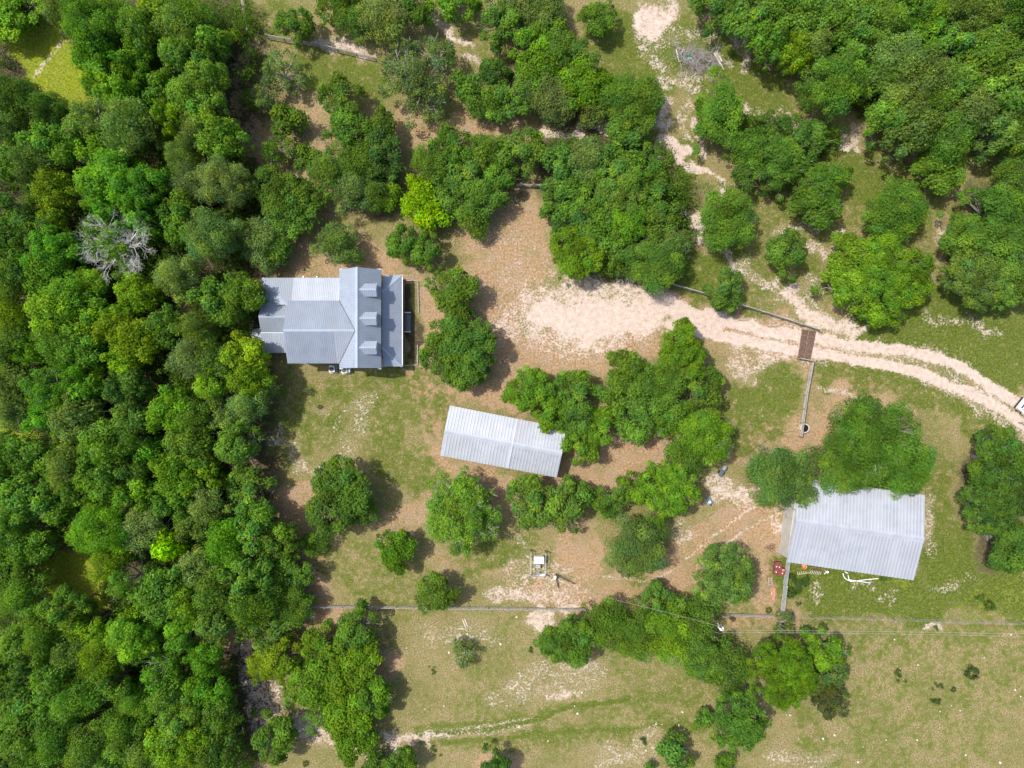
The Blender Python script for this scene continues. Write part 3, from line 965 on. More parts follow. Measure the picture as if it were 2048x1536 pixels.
# ------------------------------------------------------------------ the two barns
def barn(name, label, corners, ze, zr, sheet_pitch, wall_in, seam=None, enclosed=True, base=1.0, cap_w=0.34):
    """corners: bottom-left, bottom-right, top-right, top-left eave corners seen from above (world xy)"""
    BL, BR, TR, TL = [Vector((c[0], c[1], 0)) for c in corners]
    RL, RR = (BL + TL) / 2, (BR + TR) / 2
    o = empty(name, (0, 0, 0), label=label, cat="barn")
    ux = (BR - BL).normalized(); uy = (TL - BL).normalized()
    E = lambda v, z: (v.x, v.y, z)
    r = MB()
    halves = [(0.0, 1.0, base)] if seam is None else [(0.0, seam, base * 1.02), (seam, 1.0, base * 0.93)]
    for s0, s1, bs in halves:
        L = lambda A, B, s: A + (B - A) * s
        a, b = L(BL, BR, s0), L(BL, BR, s1); c, d = L(RL, RR, s1), L(RL, RR, s0); f, g = L(TL, TR, s1), L(TL, TR, s0)
        ribbed(r, [E(a, ze), E(b, ze), E(c, zr), E(d, zr)], (-uy.x, -uy.y, -0.2), sheet_pitch, 0.08, 0.065, 0.05, 0.92, seed=31, base=bs * 0.97)
        ribbed(r, [E(d, zr), E(c, zr), E(f, ze), E(g, ze)], (uy.x, uy.y, -0.2), sheet_pitch, 0.08, 0.065, 0.05, 0.92, seed=32, base=bs)
    r.build("roof", M["barn_roof"], o)
    rc = MB(); ridge_cap(rc, E(RL, zr + 0.02), E(RR, zr + 0.02), cap_w, 0.08, 1.06); rc.build("ridge_cap", M["barn_roof"], o)
    if seam is not None:
        t = MB()
        p0, p1, p2 = BL + (BR - BL) * seam, RL + (RR - RL) * seam, TL + (TR - TL) * seam
        for a, b in ((E(p0, ze + 0.06), E(p1, zr + 0.06)), (E(p1, zr + 0.06), E(p2, ze + 0.06))):
            a, b = Vector(a), Vector(b)
            s = ux * 0.14; up = Vector((0, 0, 0.05))
            t.hull([a - s, a + s, b + s, b - s], [a - s * 0.6 + up, a + s * 0.6 + up, b + s * 0.6 + up, b - s * 0.6 + up], 1.12)
        t.build("roof_joint", M["barn_roof"], o)
    i = wall_in
    bl, br, tr, tl = BL + ux * i + uy * i, BR - ux * i + uy * i, TR - ux * i - uy * i, TL + ux * i - uy * i
    rl, rr = (bl + tl) / 2, (br + tr) / 2
    if enclosed:
        w = MB(); w.hull([E(bl, -0.2), E(bl, ze - 0.06), E(rl, zr - 0.12), E(tl, ze - 0.06), E(tl, -0.2)],
                         [E(br, -0.2), E(br, ze - 0.06), E(rr, zr - 0.12), E(tr, ze - 0.06), E(tr, -0.2)])
        w.build("wall", M["barn_wall"], o)
    else:
        for s in np.linspace(0, 1, 7):
            for A, B in ((bl, br), (tl, tr)):
                p = A + (B - A) * s
                MB().box((p.x, p.y, ze / 2), (0.16, 0.16, ze), math.atan2(ux.y, ux.x)).build("post", M["wood"], o)
        w = MB()
        w.hull([E(tl, -0.1), E(tr, -0.1), E(tr - uy * 0.05, -0.1), E(tl - uy * 0.05, -0.1)], [E(tl, ze - 0.1), E(tr, ze - 0.1), E(tr - uy * 0.05, ze - 0.1), E(tl - uy * 0.05, ze - 0.1)])
        m0 = BL + (BR - BL) * (seam or 0.5)
        q0, q1 = bl + (br - bl) * (seam or 0.5), tl + (tr - tl) * (seam or 0.5)
        w.hull([E(q0, -0.1), E(q0 + ux * 0.05, -0.1), E(q1 + ux * 0.05, -0.1), E(q1, -0.1)], [E(q0, ze), E(q0 + ux * 0.05, ze), E(q1 + ux * 0.05, ze), E(q1, ze)])
        w.build("wall", M["barn_wall"], o)
    return o, (bl, br, tr, tl, ux, uy)


ze = 2.9
cs = [tuple(at(px, py, ze)[:2]) for px, py in ((880.5, 911), (1113.5, 955), (1132.5, 857), (899.5, 811))]
long_barn, lb = barn("long_barn", "long open metal barn with a cross joint in its pale ribbed roof", cs, ze, 3.75, 0.40, 0.25, seam=0.58, enclosed=False, base=1.02)
ze = 3.6
BLx, BRx, TRx = at(1573, 1124, ze), at(1827.5, 1160.5, ze), at(1850, 990.5, ze)
TLx = BLx + (TRx - BRx)
big_barn, bb = barn("big_barn", "big pale metal barn with a ribbed roof and grey sheet end wall", [tuple(BLx[:2]), tuple(BRx[:2]), tuple(TRx[:2]), tuple(TLx[:2])], ze, 4.65, 0.42, 0.34, enclosed=True, base=1.0, cap_w=0.40)
bl, br, tr, tl, ux, uy = bb
d = MB()          # sliding doors on the end wall, and their track
mid_ = (bl + tl) / 2
for s in (-1, 1):
    dd = MB(); c = mid_ + uy * (1.35 * s) - ux * 0.06
    dd.box((c.x, c.y, 1.5), (0.06, 2.66, 3.0), math.atan2(ux.y, ux.x)); do = dd.build("door", M["barn_wall"], big_barn)
    hh = MB(); c2 = mid_ + uy * (0.2 * s) - ux * 0.12; hh.box((c2.x, c2.y, 1.2), (0.05, 0.05, 0.3)); hh.build("handle", M["dark"], do)
tk = MB(); c = mid_ - ux * 0.07; tk.box((c.x, c.y, 3.12), (0.12, 9.4, 0.10), math.atan2(ux.y, ux.x)); tk.build("door_track", M["pipe"], big_barn)


# ------------------------------------------------------------------ fences
def fence(name, label, px_pts, h=1.25, step=2.4, rails=(0.45, 0.8, 1.18), mat="wood", post_r=0.07, rail_w=0.07, rail_h=0.10, lean=0.0):
    o = empty(name, at(*px_pts[0], 0), label=label, cat="fence")
    base = o.location.copy()
    P = [at(a, b, 0) - base for a, b in px_pts]
    rr = random.Random(len(px_pts) * 7 + int(px_pts[0][0]))
    for zr in rails:
        m = MB()
        for a, b in zip(P[:-1], P[1:]):
            d = b - a; n = max(1, round(d.length / step)); s = Vector((-d.y, d.x, 0)).normalized() * 0.05
            for k in range(n):
                p, q = a + d * (k / n), a + d * ((k + 1) / n)
                p = p + s + Vector((0, 0, zr + rr.uniform(-.03, .03))); q = q + s + Vector((0, 0, zr + rr.uniform(-.03, .03)))
                m.hull([p + Vector((0, 0, -rail_h / 2)) - s * (rail_w / 0.1), p + Vector((0, 0, -rail_h / 2)) + s * (rail_w / 0.1), q + Vector((0, 0, -rail_h / 2)) + s * (rail_w / 0.1), q + Vector((0, 0, -rail_h / 2)) - s * (rail_w / 0.1)],
                       [p + Vector((0, 0, rail_h / 2)) - s * (rail_w / 0.1), p + Vector((0, 0, rail_h / 2)) + s * (rail_w / 0.1), q + Vector((0, 0, rail_h / 2)) + s * (rail_w / 0.1), q + Vector((0, 0, rail_h / 2)) - s * (rail_w / 0.1)])
        m.build("rail", M[mat], o)
    for a, b in zip(P[:-1], P[1:]):
        d = b - a; n = max(1, round(d.length / step))
        for k in range(n + (1 if b is P[-1] else 0)):
            p = a + d * (k / n)
            MB().tube(p + Vector((0, 0, -0.1)), p + Vector((rr.uniform(-.04, .04), rr.uniform(-.04, .04), h + rr.uniform(-.05, .08))), post_r, post_r * 0.92, 8).build("post", M[mat], o)
    return o


fence("rail_fence", "grey rail fence running off the top edge beside the left wood", [(484, -12), (500, 70)])
fence("rail_fence", "grey rail fence from the gap behind the yard to the lacy pale oak", [(538, 79), (640, 97), (754, 124)])
fence("rail_fence", "short stretch of grey rail fence between two oaks north of the sandy court", [(1034, 374), (1092, 375)])
fence("rail_fence", "dark rail fence along the upper side of the drive to the cattle guard", [(1336, 569), (1420, 594), (1520, 625), (1634, 662)], rail_w=0.09)
fence("rail_fence", "grey rail fence from the cattle guard down past the round water tank", [(1619, 725), (1607, 790), (1596, 872)], rail_w=0.10, step=1.9)
fence("rail_fence", "long grey rail fence between the yard and the open pasture", [(618, 1210), (900, 1213), (1170, 1216)], rail_w=0.06)
fence("rail_fence", "grey rail fence under the power pole, ending at the pipe gate", [(1440, 1226), (1560, 1229)], rail_w=0.06)
fence("wing_fence", "short braced fence wing at the lower end of the cattle guard", [(1595, 718), (1622, 723)], rails=(0.5, 1.1), step=1.7)


# pipe gate panels beside the big barn
def pipe_panel(a, b, z=1.4, bars=5):
    o = empty("pipe_gate", a, label="", cat="gate")
    d = b - a
    m = MB()
    for k in range(bars):
        zz = 0.25 + (z - 0.25) * k / (bars - 1)
        m.tube(Vector((0, 0, zz)), d + Vector((0, 0, zz)), 0.035, 0.035, 6)
    for t in (0.25, 0.5, 0.75): m.tube(d * t + Vector((0, 0, .25)), d * t + Vector((0, 0, z)), 0.03, 0.03, 6)
    m.build("bars", M["pipe"], o)
    for t in (0, 1): MB().tube(d * t + Vector((0, 0, -.1)), d * t + Vector((0, 0, z + 0.08)), 0.06, 0.06, 8).build("post", M["pipe"], o)
    return o


pipe_panel(at(1572, 1119), at(1565.5, 1166))["label"] = "grey pipe gate hung from the corner of the big barn by the maroon mower"
pipe_panel(at(1566.5, 1167), at(1559.5, 1228))["label"] = "grey pipe gate closing the corner beside the red beam and pasture fence"

# post and wire fence to the east
o = empty("wire_fence", at(1562, 1229), label="post and wire fence along the grass strip below the big barn", cat="fence")
pts = [(1562, 1229), (1615, 1230), (1655, 1231), (1695, 1232), (1740, 1233), (1781, 1235), (1822, 1236), (1866, 1238), (1906, 1239), (1955, 1240), (2001, 1241), (2040, 1243), (2090, 1245)]
P = [at(a, b) - o.location for a, b in pts]
for i, p in enumerate(P):
    lx = random.uniform(-.1, .1)
    MB().tube(p + Vector((0, 0, -.1)), p + Vector((lx, random.uniform(-.1, .1), 1.45)), 0.055, 0.05, 7).build("post", M["wood"], o)
w = MB()
for zz in (0.3, 0.7, 1.05, 1.35):
    for a, b in zip(P[:-1], P[1:]): w.tube(a + Vector((0, 0, zz)), b + Vector((0, 0, zz)), 0.008, 0.008, 4)
w.build("wires", M["wire"], o)

# ------------------------------------------------------------------ cattle guard
a, b, c, d = at(1604, 659), at(1631, 663), at(1619, 722), at(1595, 717)
g = empty("cattle_guard", (a + b + c + d) / 4, label="rusty barred cattle guard across the sandy drive", cat="cattle guard")
o0 = g.location.copy(); a, b, c, d = a - o0, b - o0, c - o0, d - o0
up = Vector((0, 0, 0.10))
m = MB()
for k in range(14):                       # bars run across the track
    t = k / 13
    p, q = a + (b - a) * t, d + (c - d) * t
    m.tube(p + up, q + up, 0.04, 0.04, 8)
m.build("bars", M["rust"], g)
m = MB()
for t in (0, 0.2, 0.4, 0.6, 0.8, 1):
    p, q = a + (d - a) * t, b + (c - b) * t
    m.tube(p + up * 0.3, q + up * 0.3, 0.05, 0.05, 6)
for t in (0, 0.5, 1):
    p, q = a + (b - a) * t, d + (c - d) * t
    m.tube(p + up * 1.1, q + up * 1.1, 0.05, 0.05, 6)
m.build("frame", M["rust"], g)
m = MB(); n = (d - a).normalized() * 0.0
m.poly([a + Vector((0, 0, 0.012)), b + Vector((0, 0, 0.012)), c + Vector((0, 0, 0.012)), d + Vector((0, 0, 0.012))]); m.build("pit", M["pit"], g)

# round stock tank by the fence
p = at(1606, 856, 0)
t = empty("water_tank", p, label="round concrete stock tank of dark water beside the fence", cat="water tank")
MB().lathe((0, 0, 0), [(0.60, -0.05), (0.61, 0.6), (0.60, 0.64), (0.49, 0.64), (0.48, 0.3)], 32).build("tank", M["concrete"], t, smooth=False)
MB().lathe((0, 0, 0), [(0.49, 0.46), (0.49, 0.50)], 32).build("water", M["water"], t)

# ------------------------------------------------------------------ pump pen with white tank
pen = empty("pipe_pen", at(1077, 1122), label="small pipe-rail pen standing round the white pressure tank", cat="pen")
o0 = pen.location.copy()
cs_ = [at(1061.5, 1099) - o0, at(1091, 1101) - o0, at(1090, 1148) - o0, at(1060.5, 1149) - o0]
for i in range(4):
    MB().tube(cs_[i] + Vector((0, 0, -.1)), cs_[i] + Vector((0, 0, 1.35)), 0.07, 0.07, 8).build("post", M["pole"], pen)
for i, j in ((3, 0), (1, 2), (2, 3)):
    m = MB()
    for zz in (0.55, 1.25): m.tube(cs_[i] + Vector((0, 0, zz)), cs_[j] + Vector((0, 0, zz)), 0.035, 0.035, 6)
    m.build("rail", M["pipe"], pen)
p = at(1077.5, 1116)
w = empty("pressure_tank", p, label="white boxy well tank inside the pipe pen", cat="tank")
m = MB(); m.box((0, 0, 0.62), (1.22, 0.84, 1.15)); m.build("casing", M["white"], w, bevel=0.05)
MB().box((0, 0, 1.22), (1.28, 0.9, 0.06)).build("lid", M["white"], w, bevel=0.02)
MB().tube((0.58, 0.0, 0.5), (0.82, 0.0, 0.5), 0.10, 0.10, 10).build("valve", M["dark"], w)
p = at(1076, 1131)
w = empty("well_pump", p, label="green-grey well pump with pipes below the white tank", cat="pump")
MB().box((0, 0, 0.25), (0.62, 0.5, 0.5)).build("housing", M["concrete"], w, bevel=0.03)
m = MB()
for y in (-0.18, 0.0, 0.18): m.tube((-0.3 , y, 0.52), (0.3, y + 0.03, 0.52), 0.05, 0.05, 8)
m.build("pipes", M["acgreen"], w)
p = at(1083, 1147)
w = empty("feed_trough", p, label="white trough with a blue end on the lower rail of the pen", cat="trough")
m = MB(); m.box((0.12, -0.1, 0.2), (0.75, 0.28, 0.4)); m.build("basin", M["white"], w, bevel=0.03)
MB().box((-0.3, 0.1, 0.25), (0.26, 0.3, 0.45)).build("float_box", M["blue"], w, bevel=0.02)

# meter pole by the pen
p = at(1111.5, 1149)
w = empty("meter_pole", p, label="dark service pole with a white meter box beside the pipe pen", cat="pole")
MB().tube((0, 0, -0.2), (0.06, -0.25, 4.9), 0.15, 0.12, 10).build("pole", M["pole"], w)
MB().box((-0.18, 0.06, 1.35), (0.32, 0.34, 0.6)).build("meter_box", M["white"], w, bevel=0.03)
MB().box((-0.20, -0.26, 0.8), (0.22, 0.26, 0.5)).build("switch_box", M["white"], w, bevel=0.02)
MB().tube((0.0, 0.14, 0), (0.0, 0.1, 4.2), 0.03, 0.03, 6).build("conduit", M["pipe"], w)

# transformer pole in the tree row
ztop = 8.6
tp = at(1441.5, 1255, ztop)
w = empty("power_pole", (tp.x, tp.y, 0), label="wooden power pole with a white can transformer among the tree row", cat="power pole")
MB().tube((0, 0, -0.3), (0, 0, ztop), 0.17, 0.12, 10).build("pole", M["pole"], w)
m = MB(); m.lathe((0.30, -0.36, 7.2), [(0.24, 0), (0.27, 0.04), (0.27, 0.78), (0.22, 0.86), (0.05, 0.9)], 20); tr = m.build("transformer", M["white"], w, smooth=False)
for s in (-0.1, 0.1): MB().lathe((0.30 + s, -0.36 - s, 8.08), [(0.045, 0), (0.055, 0.05), (0.03, 0.2)], 10).build("bushing", M["concrete"], tr)
MB().box((0.62, -0.74, 7.0), (0.18, 0.3, 0.5)).build("fuse_box", M["white"], w, bevel=0.02)
m = MB(); m.tube((-0.3, 0.45, ztop - 0.3), (0.3, -0.45, ztop - 0.3), 0.06, 0.06, 6); m.build("crossarm", M["wood"], w)
for lab, e0, e1, sag in (("upper bare power line running east from the transformer pole", tp + Vector((0.2, -0.3, 0)), at(2150, 1270, 8.4), 0.25),
                         ("lower bare power line running east from the transformer pole", tp + Vector((0.3, -0.6, -0.1)), at(2150, 1276, 8.2), 0.35),
                         ("slack service wire from the transformer pole to the meter pole", tp + Vector((-0.1, 0, -0.4)), Vector((p.x + 0.06, p.y - 0.25, 4.8)), 0.5)):
    d = e1 - e0
    pts = [e0 + d * t - Vector((0, 0, 4 * sag * t * (1 - t))) for t in np.linspace(0, 1, 13)]
    o = MB().path(pts, 0.012, 5).build("power_line", M["wire"], None, off=tuple(e0))
    props(o, lab, "wire", "overhead wires")

# ------------------------------------------------------------------ machinery and scrap by the big barn
q = at(1553, 1136)
mw = empty("rotary_mower", q, label="maroon twin-deck rotary mower with a tow hitch by the barn gate", cat="mower")
m = MB()
def deckshape(mb, cx, cy, sx, sy, rz, z0, z1):
    ring = []
    for k in range(16):
        t = 2 * math.pi * k / 16
        u = math.copysign(abs(math.cos(t)) ** 0.5, math.cos(t)) * sx; v = math.copysign(abs(math.sin(t)) ** 0.5, math.sin(t)) * sy
        ring.append((cx + u * math.cos(rz) - v * math.sin(rz), cy + u * math.sin(rz) + v * math.cos(rz)))
    mb.hull([(x, y, z0) for x, y in ring], [(cx + (x - cx) * .94, cy + (y - cy) * .94, z1) for x, y in ring])
m.v.clear()
deckshape(m, 0.20, -0.35, 0.78, 0.50, -0.1, 0.25, 0.62); m.build("deck", M["maroon"], mw)
m = MB(); deckshape(m, -0.02, 0.46, 0.52, 0.52, -0.1, 0.3, 0.70); m.build("front_deck", M["maroon"], mw)
m = MB()
for a_, b_ in (((-0.35, 0.5, 0.5), (-1.02, 1.22, 0.42)), ((-0.6, 0.62, 0.5), (-1.02, 1.22, 0.42)), ((-0.6, 0.62, 0.5), (-1.10, -0.22, 0.4)), ((-0.55, -0.35, 0.5), (-1.10, -0.22, 0.4)), ((0.0, 0.6, 0.72), (-0.6, 0.62, 0.5))):
    m.tube(a_, b_, 0.05, 0.05, 6)
m.build("hitch", M["rust"], mw)
for x, y in ((-0.25, 0.35), (0.12, 0.28), (-0.3, -0.35), (0.5, -0.5)):
    MB().lathe((x, y, 0.66), [(0.07, -0.1), (0.08, 0.06), (0.04, 0.09)], 10).build("bolt_cover", M["white"], mw)
MB().tube((0.75, -0.15, 0.3), (0.9, -0.15, 0.3), 0.28, 0.28, 14).build("wheel", M["rubber"], mw)
MB().box((0.62, -0.1, 0.66), (0.3, 0.3, 0.1)).build("rusty_plate", M["red"], mw)

q = at(1539.5, 1162)
la = empty("ladder_rack", q, 0.08, label="short faded red rack with rungs lying on the straw", cat="rack")
m = MB()
for x in (-0.2, 0.22): m.box((x, 0, 0.16), (0.07, 1.05, 0.08))
m.build("side_rails", M["pipe"], la)
m = MB()
for y in (-0.4, -0.13, 0.13, 0.4): m.box((0.0, y, 0.15), (0.4, 0.09, 0.06))
m.build("rungs", M["red"], la)

q = at(1546.5, 1187)
be = empty("steel_beam", q, -0.10, label="faded red steel beam lying by the pipe gate", cat="beam")
m = MB(); m.box((0, 0, 0.20), (0.30, 1.6, 0.05)).box((0, 0, 0.10), (0.06, 1.6, 0.15)).box((0, 0, 0.02), (0.30, 1.6, 0.05)); m.build("beam", M["red"], be)
MB().tube((-0.30, -0.15, 0.16), (-0.24, 0.25, 0.16), 0.07, 0.07, 8).build("bracket", M["concrete"], be)

q = at(1536, 1095)
sc_ = empty("scrap_pile", q, label="rusty bent scrap iron on the straw before the big barn", cat="scrap")
m = MB()
rs = random.Random(3)
for k in range(12):
    a_ = Vector((rs.uniform(-.9, .6), rs.uniform(-.3, .35), 0.06 + 0.02 * k)); t = rs.uniform(-0.6, 0.6)
    m.tube(a_, a_ + Vector((math.cos(t), math.sin(t), 0.05)) * rs.uniform(.4, 1.0), 0.035, 0.035, 6)
m.build("bars", M["rust"], sc_)
m = MB(); m.path([Vector((0.5 + 0.3 * math.cos(t), 0.2 + 0.3 * math.sin(t), 0.08)) for t in np.linspace(0, 5, 10)], 0.04); m.build("hoop", M["rust"], sc_)

q = at(1605.5, 1131)
bu = empty("bucket", q, label="orange bucket standing against the lower wall of the big barn", cat="bucket")
MB().lathe((0, 0, 0), [(0.26, 0), (0.33, 0.5), (0.35, 0.52), (0.31, 0.5), (0.25, 0.08)], 18).build("pail", M["orange"], bu)
MB().path([Vector((0.34 * math.cos(t), 0.1 + 0.15 * math.sin(t), 0.52 + 0.1 * math.sin(t))) for t in np.linspace(0, math.pi, 8)], 0.015).build("handle", M["pipe"], bu)

q = at(1632, 1137)
ti = empty("old_harrow", q, -0.12, label="rusty harrow frame with pale teeth lying along the big barn", cat="harrow")
m = MB()
for y in (-0.25, 0.15): m.box((0, y, 0.25), (1.5, 0.08, 0.08))
for x in (-0.6, 0, 0.6): m.box((x, -0.05, 0.25), (0.07, 0.5, 0.07))
m.build("frame", M["rust"], ti)
m = MB()
for x in np.linspace(-0.7, 0.6, 7): m.tube((x, -0.3, 0.3), (x - 0.05, -0.75, 0.1), 0.035, 0.025, 6)
m.build("teeth", M["stone"], ti)
q = at(1605, 1147)
rk = empty("hay_rake", q, 0.12, label="thin pale rake bar with short teeth in the weeds by the barn", cat="rake")
m = MB(); m.tube((-0.7, 0, 0.12), (0.9, 0.03, 0.12), 0.03, 0.03, 6); m.build("bar", M["stone"], rk)
m = MB()
for x in np.linspace(-0.68, 0.4, 5): m.tube((x, 0, 0.14), (x + 0.06, 0.28, 0.05), 0.035, 0.03, 6)
m.build("teeth", M["stone"], rk)
q = at(1650, 1141)
wp = empty("pipe_stub", q, label="short white pipe stub sticking up beside the big barn wall", cat="pipe")
MB().lathe((0, 0, 0), [(0.06, -0.1), (0.06, 0.55), (0.15, 0.6), (0.16, 0.8), (0.13, 0.82)], 12).build("pipe", M["white"], wp)
MB().tube((0, 0, 0.5), (-0.2, -0.4, 0.25), 0.05, 0.05, 8).build("branch", M["white"], wp)


def loose_pipe(label, pts, r=0.06, z=0.12):
    P = [at(a, b) + Vector((0, 0, z)) for a, b in pts]
    o = MB().path(P, r, 8).build("plastic_pipe", M["white"], None, off=tuple(P[0]))
    props(o, label, "pipe", "white pipes in the grass below the barn")


loose_pipe("curved white pipe bending down from the big barn wall", [(1685, 1146), (1686, 1151), (1689, 1156), (1694, 1159.5), (1700, 1161.5), (1706, 1161)])
loose_pipe("long straight white pipe slanting up to the barn wall", [(1698, 1162), (1710, 1161), (1725, 1159), (1744, 1157), (1755, 1156)], z=0.22)
loose_pipe("straight white pipe lying lowest in the grass below the barn", [(1694, 1158), (1715, 1161), (1738, 1164.5)], z=0.33)
loose_pipe("short white pipe standing up to the curved pipe's bend", [(1693, 1148), (1694.5, 1157)], 0.05, 0.45)
loose_pipe("little white pipe offcut right under the barn eave", [(1689, 1143), (1695, 1146)], 0.06)

# blue things under the oaks
q = at(1442, 942)
b1 = empty("barrel_cart", q, -0.4, label="blue drum on a dark two-wheeled cart at the oak's edge", cat="cart")
MB().tube((0.05, 0.25, 0.62), (0.12, 0.75, 0.62), 0.26, 0.26, 16).build("drum", M["blue"], b1)
MB().box((0, -0.1, 0.45), (0.5, 1.2, 0.08)).build("bed", M["fan"], b1)
for x in (-0.32, 0.32): MB().tube((x - 0.05, -0.2, 0.25), (x + 0.05, -0.2, 0.25), 0.25, 0.25, 16).build("wheel", M["rubber"], b1)
MB().path([Vector((0, -0.7, 0.45)), Vector((0, -1.2, 0.4)), Vector((0.05, -1.35, 0.6))], 0.03).build("handle", M["pipe"], b1)
q = at(1415, 1001)
b2 = empty("wheelbarrow", q, 0.6, label="blue and white wheelbarrow tucked under the lower oak's edge", cat="wheelbarrow")
m = MB(); m.hull([(-0.2, -0.28, 0.3), (0.2, -0.28, 0.3), (0.2, 0.22, 0.3), (-0.2, 0.22, 0.3)], [(-0.33, -0.45, 0.6), (0.33, -0.45, 0.6), (0.33, 0.42, 0.6), (-0.33, 0.42, 0.6)]); m.build("tray", M["blue"], b2)
MB().tube((-0.05, -0.55, 0.2), (0.05, -0.55, 0.2), 0.2, 0.2, 14).build("wheel", M["rubber"], b2)
for x in (-0.25, 0.25): MB().tube((x * 0.5, -0.5, 0.25), (x, 0.95, 0.55), 0.025, 0.025, 6).build("handle", M["wood"], b2)
MB().lathe((0, -0.1, 0.6), [(0.14, 0), (0.16, 0.2), (0.13, 0.22)], 14).build("pail", M["white"], b2)

# hose across the grass
P = [at(a, b, 0.05) for a, b in ((1591, 862), (1565, 866), (1535, 880), (1508, 898), (1480, 922))]
props(MB().path(P, 0.03, 6).build("garden_hose", M["pole"], None, off=tuple(P[0])), "dark hose curving over the straw towards the stock tank", "hose")
P = [at(a, b, 0.04) for a, b in ((760, 1275), (800, 1276), (835, 1266), (862, 1250), (878, 1236))]
props(MB().path(P, 0.022, 5).build("cable", M["pole"], None, off=tuple(P[0])), "thin dark cable curving over the pasture below the rail fence", "cable")
for k, ((a, b), (c, d)) in enumerate((((925, 1239), (931, 1254)), ((929, 1238), (935, 1252)))):
    A, B = at(a, b, .05), at(c, d, .05); dd = B - A
    o = MB().box((0, 0, 0), (dd.length, 0.10, 0.05), math.atan2(dd.y, dd.x)).build("plank", M["stone"])
    o.location = (A + B) / 2
    props(o, "pale plank in the pasture, the one nearer the wood" if k == 0 else "pale plank in the pasture, the one farther from the wood", "plank", "planks lying in the pasture")

# ------------------------------------------------------------------ the truck leaving at the edge
q = at(2058, 825)
tr = empty("pickup_truck", q, math.atan2(-0.62, 0.78), label="white vehicle on the sandy drive, cut off by the photo's edge", cat="vehicle")
def section(xs, prof):
    """lofted body: for each x a half width, a low and a high z"""
    m = MB(); rings = []
    for x, hw, z0, z1 in prof:
        rings.append([(x, -hw, z0), (x, -hw, z1 - 0.12), (x, -hw + 0.12, z1), (x, hw - 0.12, z1), (x, hw, z1 - 0.12), (x, hw, z0)])
    for a_, b_ in zip(rings[:-1], rings[1:]): m.hull(a_, b_)
    return m
section(None, [(-2.1, 0.80, 0.45, 0.95), (-1.9, 0.88, 0.35, 1.05), (-0.6, 0.92, 0.32, 1.10), (1.4, 0.92, 0.32, 1.08), (2.3, 0.90, 0.35, 1.02), (2.75, 0.82, 0.45, 0.92)]).build("body", M["white"], tr, bevel=0.04)
section(None, [(-1.75, 0.70, 1.06, 1.45), (-1.45, 0.72, 1.06, 1.74), (0.3, 0.74, 1.06, 1.78), (0.9, 0.68, 1.06, 1.60), (1.25, 0.66, 1.06, 1.2)]).build("cabin", M["white"], tr, bevel=0.04)
m = MB(); m.hull([(-1.86, -0.64, 1.12), (-1.86, 0.64, 1.12), (-1.52, 0.6, 1.66), (-1.52, -0.6, 1.66)], [(-1.80, -0.64, 1.12), (-1.80, 0.64, 1.12), (-1.46, 0.6, 1.68), (-1.46, -0.6, 1.68)]); m.build("rear_window", M["glass"], tr)
m = MB(); m.hull([(1.34, -0.62, 1.10), (1.34, 0.62, 1.10), (0.78, 0.6, 1.70), (0.78, -0.6, 1.70)], [(1.28, -0.62, 1.10), (1.28, 0.62, 1.10), (0.72, 0.6, 1.70), (0.72, -0.6, 1.70)]); m.build("windscreen", M["glass"], tr)
for s in (-1, 1):
    MB().box((-0.4, 0.735 * s, 1.40), (1.9, 0.03, 0.42)).build("side_window", M["glass"], tr)
    for x in (-1.35, 1.75):
        wh = MB().tube((x, 0.70 * s, 0.36), (x, 0.94 * s, 0.36), 0.36, 0.36, 20).build("wheel", M["rubber"], tr)
        MB().tube((x, 0.94 * s, 0.36), (x, 0.955 * s, 0.36), 0.2, 0.18, 14).build("rim", M["pipe"], wh)
    MB().box((-2.0, 0.7 * s, 0.85), (0.14, 0.22, 0.2)).build("tail_light", M["maroon"], tr)
MB().box((-2.16, 0, 0.5), (0.12, 1.7, 0.2)).build("bumper", M["dark"], tr)
for x in (-1.2, -0.7): MB().box((x, 0.1, 1.80), (0.26, 0.7, 0.03)).build("roof_hatch", M["glass"], tr)

# grey board box in the brush by the drive
q = at(2036, 845)
gb = empty("mailbox_post", q, -0.75, label="grey box on a post at the brush edge beside the drive", cat="box")
MB().tube((0, 0, -0.1), (0, 0, 2.3), 0.06, 0.06, 8).build("post", M["wood"], gb)
MB().box((0, 0, 2.45), (0.9, 0.5, 0.4)).build("box", M["pipe"], gb, bevel=0.04)

